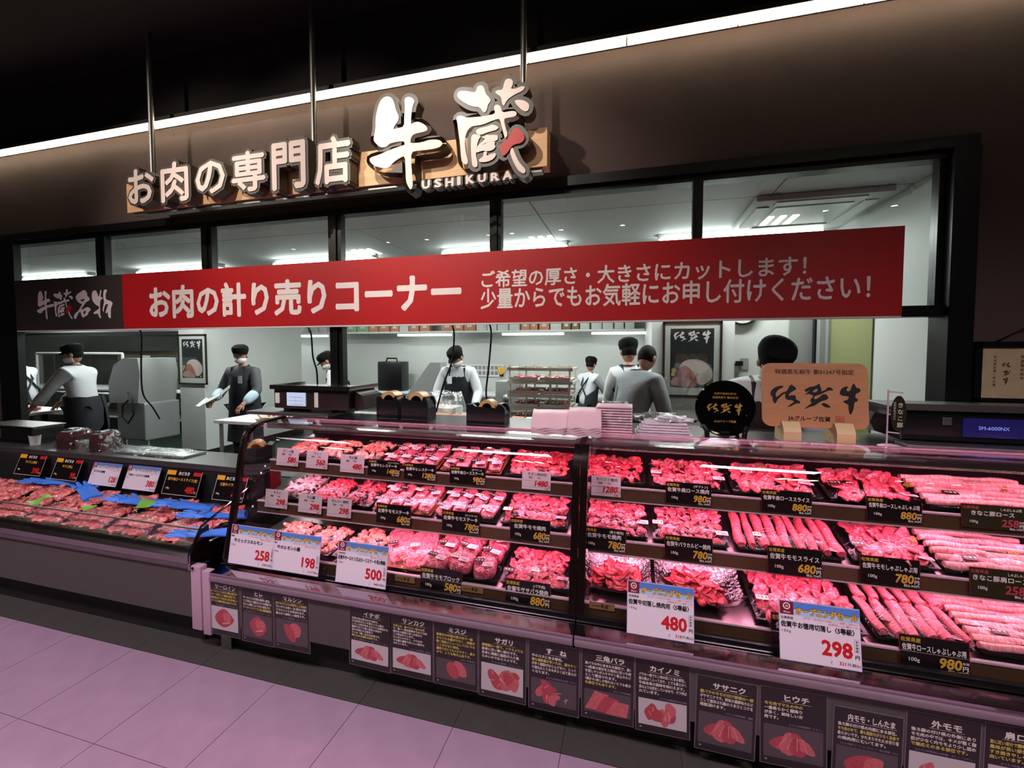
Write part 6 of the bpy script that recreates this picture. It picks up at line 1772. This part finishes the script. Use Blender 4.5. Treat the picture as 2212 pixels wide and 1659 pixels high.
def tape_dispenser(name, label, x, y, z, w, d, h, rz, roll=True, group='black tape dispensers'):
    t = thing(name, label, 'tape dispenser', (x, y, z), (0, 0, R(rz)), group)
    # side view in y, z: tall back block, notch, cutter arm
    pr = [(-d / 2, 0), (d / 2, 0), (d / 2, h * .95), (d * .33, h), (d * .24, h * .88), (-d * .28, h * .84), (-d * .32, h * .98), (-d * .44, h * .98), (-d / 2, h * .8)]
    MB().sweep_x(pr, -w / 2, -w / 2 + .012).sweep_x(pr, w / 2 - .012, w / 2).sweep_x([(-d / 2, 0), (d / 2, 0), (d / 2, h * .95), (d * .33, h), (d * .30, h * .30), (-d * .3, h * .30), (-d * .42, h * .86), (-d / 2, h * .55)], -w / 2 + .012, w / 2 - .012).build('body', M_BLKP, t)
    rr = h * .40
    MB().lathe([(rr * .62, -w * .36), (rr, -w * .36), (rr, w * .36), (rr * .62, w * .36), (rr * .62, -w * .36)], 28).xf(Matrix.Translation((0, -d * .02, h * .80)) @ Matrix.Rotation(R(90), 4, 'Y')).build('tape_roll', M_TAPE, t, True)
    MB().box(-w * .38, w * .38, -d * .40, -d * .30, h * .98, h * 1.02).build('cutter', M_STEEL, t)
    return t
tape_dispenser('tape_dispenser', 'first of two upright tape dispensers beside the label scale', -1.485, 2.50, CT, .12, .15, .15, 90)
tape_dispenser('tape_dispenser', 'second of two upright tape dispensers beside the label scale', -1.295, 2.50, CT, .12, .18, .15, 90)
tape_dispenser('tape_dispenser', 'wide tape dispenser turned sideways beside the pink trays', -.82, 2.46, CT, .11, .235, .125, 90)
tape_dispenser('tape_dispenser', 'tape dispenser on the low ledge beside the glass case', -2.52, 2.46, .862, .12, .20, .13, -55)
# pink foam trays
M_PINKT = pm('pink_foam_tray', '#e8c0cb', 0.5)
def foam_pile(label, x, y, z, w, d, n, rz, bend):
    t = thing('foam_tray_pile', label, 'foam trays', (x, y, z), (0, 0, R(rz)), 'pink foam trays on the case')
    for k in range(n):
        vs, fs = [], []
        nx, ny = 8, 10
        for j in range(ny + 1):
            for i in range(nx + 1):
                u, v = i / nx, j / ny
                zz = bend * math.sin(v * 2.0) + .004 * math.sin(u * 12 + k) * (1 - v) + (.008 if (v > .86 or v < .06) else 0) * (1 if .05 < u < .95 else 1.4)
                vs.append(((u - .5) * w + .002 * (k % 2), (v - .5) * d, .004 + zz + k * .009))
        for j in range(ny):
            for i in range(nx):
                a = j * (nx + 1) + i
                fs.append((a, a + 1, a + nx + 2, a + nx + 1))
        m = len(vs)
        vs += [(a, b, c - .007) for a, b, c in vs]
        bd = [j * (nx + 1) for j in range(ny + 1)]
        f2 = [tuple(q + m for q in f[::-1]) for f in fs]
        side = []
        rim = list(range(nx + 1)) + [j * (nx + 1) + nx for j in range(1, ny + 1)] + [ny * (nx + 1) + i for i in range(nx - 1, -1, -1)] + [j * (nx + 1) for j in range(ny - 1, 0, -1)]
        for a, b in zip(rim, rim[1:] + rim[:1]):
            side.append((b, a, a + m, b + m))
        MB().add(vs, fs + f2 + side).build('foam_tray', M_PINKT, t, True)
    return t
foam_pile('pink foam trays fanned at the front edge of the case', -.405, 2.24, 1.216, .19, .17, 4, 8, .075)
foam_pile('taller pile of pink foam trays over the divider post', -.228, 2.24, 1.217, .165, .19, 5, 4, .08)
st = thing('foam_tray_stack', 'tall film-wrapped stack of pink foam trays', 'foam trays', (-.085, 2.36, 1.206))
for k in range(11):
    MB().box(-.092, .092, -.06, .08, .002 + k * .0138, .0118 + k * .0138, .004).build('foam_tray', M_PINKT, st, True)
fp = film_part(st, .205, .17, .0, .163, 4.4, 'film', M_FILM, .006); fp.location = (0, -.075, 0)
bb = thing('bag_bundle', 'bundle of folded pale plastic bags beside the round plaque', 'plastic bags', (.16, 2.42, CT))
M_PBAG = pm('pale_plastic_bags', '#dfd2dc', 0.35, var=0.08, scale=20, bump=0.6, bscale=40)
for k in range(5):
    n = 14
    MB().box(-.14 + .012 * k, .14 - .006 * k, -.07, .08, k * .014, k * .014 + .012, .005).build('bag', M_PBAG, bb, True)
MB().ball((-.02, 0, .085), (.13, .07, .028), 18, 10, lambda v: v * (1 + .55 * noise.noise(v * 2.2))).build('crumpled_bag', M_BAG, bb, 'all')
MB().ball((.06, .01, .075), (.09, .07, .022), 18, 10, lambda v: v * (1 + .55 * noise.noise(v * 2.7 + Vector((3, 0, 0))))).build('crumpled_bag', M_PBAG, bb, 'all')

# round black plaque
M_LACQ = pm('black_lacquer', '#050406', 0.08, coat=0.6)
M_GOLDF = pm('gold_leaf', '#d2a04a', 0.35, 0.4)
dp = thing('round_plaque', 'round black lacquer plaque with gold lettering on a stand', 'plaque', (.46, 2.42, CT), (R(-6), 0, 0))
MB().lathe([(.001, 0), (.125, 0), (.138, .008), (.142, .018), (.136, .022), (.11, .016), (.001, .014)], 48).xf(Matrix.Translation((0, 0, .145)) @ Matrix.Rotation(R(90), 4, 'X')).build('disc', M_LACQ, dp, True)
g = MB(); put_saga(g, -.085, .11, .165, -.0235)
put_text(g, '佐賀牛枝肉共励会', 0, .215, .013, -.0235, bold=.015, align='C'); put_text(g, '最優秀賞牛 購買者賞', 0, .195, .013, -.0235, bold=.015, align='C')
put_text(g, 'JA JAグループ佐賀', 0, .075, .0125, -.0235, bold=.02, align='C'); put_text(g, 'R', .095, .11, .009, -.0235, bold=.01)
g.build('gold_lettering', M_GOLDF, dp)
for s in (-1, 1):
    MB().tube([(s * .085, -.03, .0), (s * .088, -.035, .03), (s * .10, -.025, .05), (s * .105, .0, .05), (s * .08, .05, .06), (s * .07, .08, .0)], .012, 8).build('stand_leg', M_BLKP, dp, True)
MB().tube([(-.09, .03, .03), (.09, .03, .03)], .01, 8).box(-.02, .02, -.02, .05, .0, .03).build('stand_bar', M_BLKP, dp, True)

# wooden plaque
M_PLQ = pm('plaque_wood', '#c98a60', 0.5, var=0.08, scale=5, stretch=(1, 1, 9))
M_PLQE = pm('plaque_wood_light', '#d6b98a', 0.5, var=0.06, scale=5)
wp = thing('wooden_plaque', 'rounded wooden plaque with black brush lettering on two wooden feet', 'plaque', (.86, 2.42, CT))
tiltm = Matrix.Translation((0, 0, .065)) @ Matrix.Rotation(R(-7), 4, 'X')
q = []
w2, h2, rc = .225, .315, .04
for cx, cz, a0 in ((w2 - rc, rc, -90), (w2 - rc, h2 - rc, 0), (-w2 + rc, h2 - rc, 90), (-w2 + rc, rc, 180)):
    for k in range(6):
        a = R(a0 + 18 * k)
        q.append((cx + rc * math.cos(a), cz + rc * math.sin(a)))
MB().prism(q, 0, .018).xf(tiltm).build('board', M_PLQ, wp)
ink = MB(); put_saga(ink, -.19, .068, .385, -.001)
put_text(ink, '特選黒毛和牛 第01247号指定', 0, .262, .0265, -.001, bold=.015, align='C', fit=.36)
put_text(ink, 'JAグループ佐賀', -.022, .034, .026, -.001, bold=.02, align='C')
ink.xf(tiltm).build('brush_lettering', M_INK, wp)
seal = MB()
for a, b, c_, d_ in ((.09, .124, .026, .028), (.09, .124, .058, .06), (.09, .092, .026, .06), (.122, .124, .026, .06), (.097, .117, .049, .052), (.097, .1, .034, .046), (.104, .118, .034, .037), (.104, .107, .038, .046), (.112, .118, .041, .046)):
    rect(seal, a, b, c_, d_, -.001)
seal.xf(tiltm).build('red_seal', M_RED, wp)
for s in (-.155, .065):
    MB().sweep_x([(-.075, 0), (.06, 0), (.06, .055), (.01, .068), (-.012, .068), (-.016, .078), (-.03, .098), (-.045, .096), (-.066, .072), (-.075, .052)], s, s + .075).build('foot', M_PLQE, wp)

# small flag stand
fs_ = thing('flag_stand', 'small pale stand with a dark oval pork flag', 'stand', (1.138, 2.36, CT))
M_STAND = pm('pale_pink_plastic', '#d9b6c6', 0.4)
MB().lathe([(.001, 0), (.044, 0), (.046, .006), (.03, .012), (.006, .016), (.001, .016)], 24).build('base', M_STAND, fs_, True)
MB().tube([(-.012, 0, .01), (-.012, 0, .262)], .0035, 8).tube([(-.012, 0, .255), (.045, 0, .25)], .003, 6).tube([(-.012, 0, .07), (.035, 0, .065)], .003, 6).tube([(-.012, 0, .15), (.005, 0, .15)], .003, 6).build('pole', M_STAND, fs_, True)
ov = [(math.cos(6.2832 * i / 24) * .030 + .028, math.sin(6.2832 * i / 24) * .082 + .155) for i in range(24)]
MB().prism(ov, -.004, -.002).build('flag', M_COLV, fs_)
ft_ = MB()
for i, ch in enumerate('きなこ豚'):
    put_text(ft_, ch, .034, .185 - i * .03, .024, -.0048, bold=.02, align='C')
for i, ch in enumerate('佐賀県産ほまれ'):
    put_text(ft_, ch, .012, .2 - i * .012, .011, -.0048, bold=.01, align='C')
ft_.build('lettering', M_PWHT, fs_)

# second scale
s2 = thing('label_scale', 'black label scale with a glowing violet screen by the wall', 'scale', (1.55, 2.60, CT))
MB().box(-.33, .40, -.16, .16, .02, .165, .01).build('body', M_BLKP, s2)
MB().box(-.34, .42, -.18, .17, .166, .176, .004).box(-.34, .42, -.182, -.175, .166, .196).build('platter', M_STEEL_DULL, s2)
sc2 = MB().box(-.10, .12, -.167, -.16, .05, .135).build('screen', M_SCRP, s2)
tx = MB(); put_text(tx, 'SM-6000NX', .01, .085, .022, -.1675, bold=.02, align='C'); tx.build('screen_text', pm('screen_text_glow', '#7f8fe0', 0.3, emit=0.5), sc2)
for bx_ in (-.16, .17):
    MB().box(bx_ - .018, bx_ + .018, -.168, -.16, .10, .135, .003).build('key', M_STEEL_DULL, s2)
MB().prism([(-.34, .03), (-.34, .12), (-.40, .14), (-.42, .09), (-.40, .05)], -.08, .08).build('side_knob', M_BLKP, s2)
MB().box(-.36, .6, -.27, -.17, 0, .022, .003).build('pan_frame', M_STEEL_DULL, s2)
# certificate on the wall
ce = thing('framed_certificate', 'framed cream certificate hanging on the brown wall', 'certificate', (1.935, 2.815, 1.37))
MB().box(-.22, .22, 0, .025, 0, .03).box(-.22, .22, 0, .025, .29, .32).box(-.22, -.19, 0, .025, 0, .32).box(.19, .22, 0, .025, 0, .32).build('frame', M_BLACK, ce)
MB().box(-.19, .19, .01, .02, .03, .29).build('paper', pm('cream_paper', '#c7b08c', 0.6, var=0.08, scale=20), ce)
ci = MB(); put_saga_down(ci, -.085, .2, .034, .009)
for i, ch in enumerate('特選黒毛和牛'):
    put_text(ci, ch, -.03, .235 - i * .022, .018, .009, bold=.01)
for i, ch in enumerate('右の者は佐賀牛販売'):
    put_text(ci, ch, .01, .24 - i * .02, .016, .009, bold=.01)
for i, ch in enumerate('平成認定第一号佐賀'):
    put_text(ci, ch, -.14, .235 - i * .018, .014, .009, bold=.01)
ci.build('brush_lettering', M_BRN, ce)
MB().tube([(-.14, .02, .315), (-.02, .02, .385), (.1, .02, .315)], .003, 6).build('hanging_cord', M_BLKP, ce)
MB().ball((-.02, .01, .388), .006, 8, 6).build('nail', M_STEEL, ce)

# ------------------------------------------------------------------ low case: meat packs, gloves, sheets and cards
rl = random.Random(11)
cols = [-2.36 - .365 * k for k in range(8)]
ln = 0
for r, (yf, z, d) in enumerate(((1.868, .522, .185), (2.056, .558, .165))):
    for k in range(7):
        xr, xl = cols[k], cols[k + 1]
        p = pack(xl + .006, xr - .006, yf, z, d, 'folded', MT_MINCE, '%s sliced meat pack from the glass case in the %s row of the low case' % (ORD[k], ('front', 'rear')[r]), tilt=10.5, dens=.42, group='meat packs in the low case', tray='black', h=.012)
def glove_mesh(mat, sd):
    mb = MB()
    mb.ball((0, 0, 0), (.045, .05, .010), 14, 8)
    for i, (x, l_, a) in enumerate(((-.034, .075, 10), (-.012, .085, 3), (.011, .083, -4), (.033, .07, -12))):
        d = Vector((-math.sin(R(a)), math.cos(R(a)), .05))
        b = Vector((x, .035, 0))
        n0 = len(mb.v)
        mb.tube([b, b + d * l_ * .5, b + d * l_ * .9, b + d * l_], [.012, .011, .009, .003], 8)
    mb.tube([(.04, -.01, 0), (.068, .02, .004), (.078, .045, .004)], [.014, .012, .004], 8)
    mb.tube([(0, -.02, 0), (0, -.07, .004), (0, -.13, .01), (.004, -.19, .02)], [.042, .040, .046, .052], 12)
    mb.v = [(x, y, (z * .32 if abs(z) > .0 else z) + .008 * noise.noise(Vector((x * 20, y * 20, sd)))) for x, y, z in mb.v]
    return mb.mesh('glove', mat, True)
gl = [glove_mesh(M_GLOVE, s) for s in range(3)]
for g_ in gl:
    g_.transform(Matrix.Scale(1.2, 4))
for i, (px_, py_, rz, lb) in enumerate(((95, 1040, 118, 'blue glove furthest from the glass case'), (185, 1055, 70, 'wide blue glove below the first white sale card'), (275, 1080, 105, 'blue glove below the second white sale card'), (385, 1090, 108, 'blue glove below the black cards of the low case'), (440, 1112, 125, 'blue glove reaching up to the glass case'), (425, 1152, 130, 'blue glove at the front corner of the low case'), (185, 1018, 60, 'blue glove behind the black cards near the ledge'))):
    p = PZ(px_, py_, .655 if py_ < 1110 else .635)
    if i == 5:
        p = PZ(px_, py_, .615)
    tag(link('blue_glove', gl[i % 3], None, p, (R(9), 0, R(rz))), lb, 'glove', 'blue gloves on the meat packs')
for i, (px_, py_, lb) in enumerate(((88, 1080, 'green sheet on the meat packs furthest from the glass case'), (318, 1087, 'green sheet between two blue gloves'), (190, 1096, 'small green sheet under the film of the low case'))):
    p = PZ(px_, py_, .645)
    vs, fs = [], []
    for j in range(6):
        for k in range(6):
            u, v = k / 5 - .5, j / 5 - .5
            vs.append((u * (.12 - .05 * j / 5), v * .10, .012 * math.sin(3 * u + 5 * v + i) + .006))
    for j in range(5):
        for k in range(5):
            a = j * 6 + k
            fs.append((a, a + 1, a + 7, a + 6))
    m = len(vs); vs += [(a, b, c - .002) for a, b, c in vs]; fs += [tuple(q + m for q in f[::-1]) for f in fs]
    o = MB().add(vs, fs).build('green_sheet', M_GREEN, None, 'all')
    o.location = p; o.rotation_euler = (R(9), 0, R(40 * i)); o.scale = (1, 1, 1) if i < 2 else (.6, .6, .6)
    tag(o, lb, 'sheet', 'green sheets on the meat packs')
def surprise_card(loc, w, h, tilt, label, name, price):
    t = thing('price_card', label, 'price card', loc, (R(-tilt), 0, 0), 'black cards of the low case')
    MB().box(-w / 2, w / 2, 0, .0015, 0, h).build('card', M_CBLK, t)
    b = MB(); e = .003
    rect(b, -w / 2, w / 2, 0, e, -.0004); rect(b, -w / 2, -w / 2 + e, 0, h, -.0004); rect(b, w / 2 - e, w / 2, 0, h, -.0004); b.build('border', M_PWHT, t)
    o = MB(); rect(o, -w / 2 + .004, -w / 2 + w * .26, h * .80, h * .985); o.build('orange_field', M_YEL, t)
    r0 = MB(); rect(r0, w / 2 - w * .24, w / 2 - .004, h * .82, h * .97); put_text(r0, price, w * .40, h * .12, h * .36, -.0009, bold=.05, align='R', sx=.9); r0.build('red_print', M_RED, t)
    q_ = MB(); put_text(q_, 'おどろき', 0, h * .825, h * .155, -.0009, bold=.035, align='C', fit=w * .48); put_text(q_, '100g', -w * .42, h * .22, h * .1, -.0009, bold=.015); put_text(q_, '円', w * .41, h * .12, h * .09, -.0009, bold=.02); q_.build('white_print', M_WHITE, t)
    y_ = MB(); put_text(y_, name, 0, h * .58, h * .14, -.0009, bold=.025, align='C', fit=w * .85); y_.build('gold_print', M_GOLD, t)
    return t
for bx, nm, pr, lb in (((28, 984, 84, 1026), '牛バラ上焼肉', '398', 'black card of the low case nearest the frame post'), ((107, 993, 162, 1037), '牛すじ煮込', '98', 'second black card of the low case from the frame post'), ((347, 1020, 422, 1070), '豚牛肩ローススライス(並)', '480', 'black card beside the two white cards of the low case'), ((456, 1031, 522, 1082), '交雑牛バラカルビ', '480', 'black card of the low case touching the glass case')):
    card_at(surprise_card, 2.235, bx, 20, lb, nm, pr)
for bx, nm, pr, tx_, lb in (((187, 1003, 248, 1049), '牛バラすき焼肉', '128', '138', 'first white sale card in the low case'), ((262, 1010, 332, 1059), '牛肩ローススライス(解凍)', '380', '410', 'second white sale card in the low case')):
    card_at(sale_card, 2.235, bx, 20, lb, nm, pr, tx_, '国産', True)
# things on the black ledge of the low case
lz = .862
ls = thing('label_scale', 'black label scale on the low ledge beside the frame post', 'scale', (-5.05, 2.52, lz))
MB().box(-.30, .30, -.12, .10, .03, .14, .01).build('body', M_BLKP, ls)
MB().box(-.32, .32, -.13, .1, .142, .152, .003).build('platter', M_STEEL_DULL, ls)
MB().box(-.27, -.08, -.125, -.12, .05, .12).build('screen', pm('dim_screen', '#5a5058', 0.2), ls)
MB().box(-.25, .25, -.1, .08, 0, .03).build('foot', M_BLKP, ls)
M_PLUM = pm('plum_plastic', '#4a2c30', 0.15)
for x, w_, lb in ((-4.32, .17, 'wide tape holder wrapped in plastic on the low ledge'), (-3.98, .11, 'narrow tape holder wrapped in plastic on the low ledge')):
    t = thing('tape_holder', lb, 'tape dispenser', (x, 2.45, lz))
    MB().prism([(-w_ / 2, 0), (w_ / 2, 0), (w_ / 2, .10), (w_ * .3, .135), (-w_ * .3, .135), (-w_ / 2, .10)], -.08, .08).build('body', M_PLUM, t)
    MB().lathe([(.02, -.04), (.045, -.04), (.045, .04), (.02, .04), (.02, -.04)], 20).xf(Matrix.Translation((0, -.03, .06)) @ Matrix.Rotation(R(90), 4, 'Y')).build('tape_roll', M_TAPE, t, True)
    f = film_part(t, w_ + .03, .19, 0, .15, 5 + x, 'plastic_bag', M_BAG, .012); f.location = (0, -.095, 0)
cu = thing('paper_cup', 'white paper cup on the low ledge', 'cup', (-4.75, 2.42, lz))
MB().lathe([(.001, 0), (.03, 0), (.038, .075), (.04, .078), (.036, .078), (.028, .006), (.001, .006)], 20).build('cup', M_PLW, cu, True)
sp = thing('sheet_pack', 'clear bag of sheets lying on the low ledge', 'plastic bag', (-3.45, 2.47, lz))
MB().box(-.35, .35, -.09, .09, 0, .018, .006).build('sheets', pm('greenish_sheets', '#7c8a86', 0.3), sp, True)
f = film_part(sp, .74, .22, 0, .03, 7.7, 'film', M_BAG, .008); f.location = (0, -.11, 0)
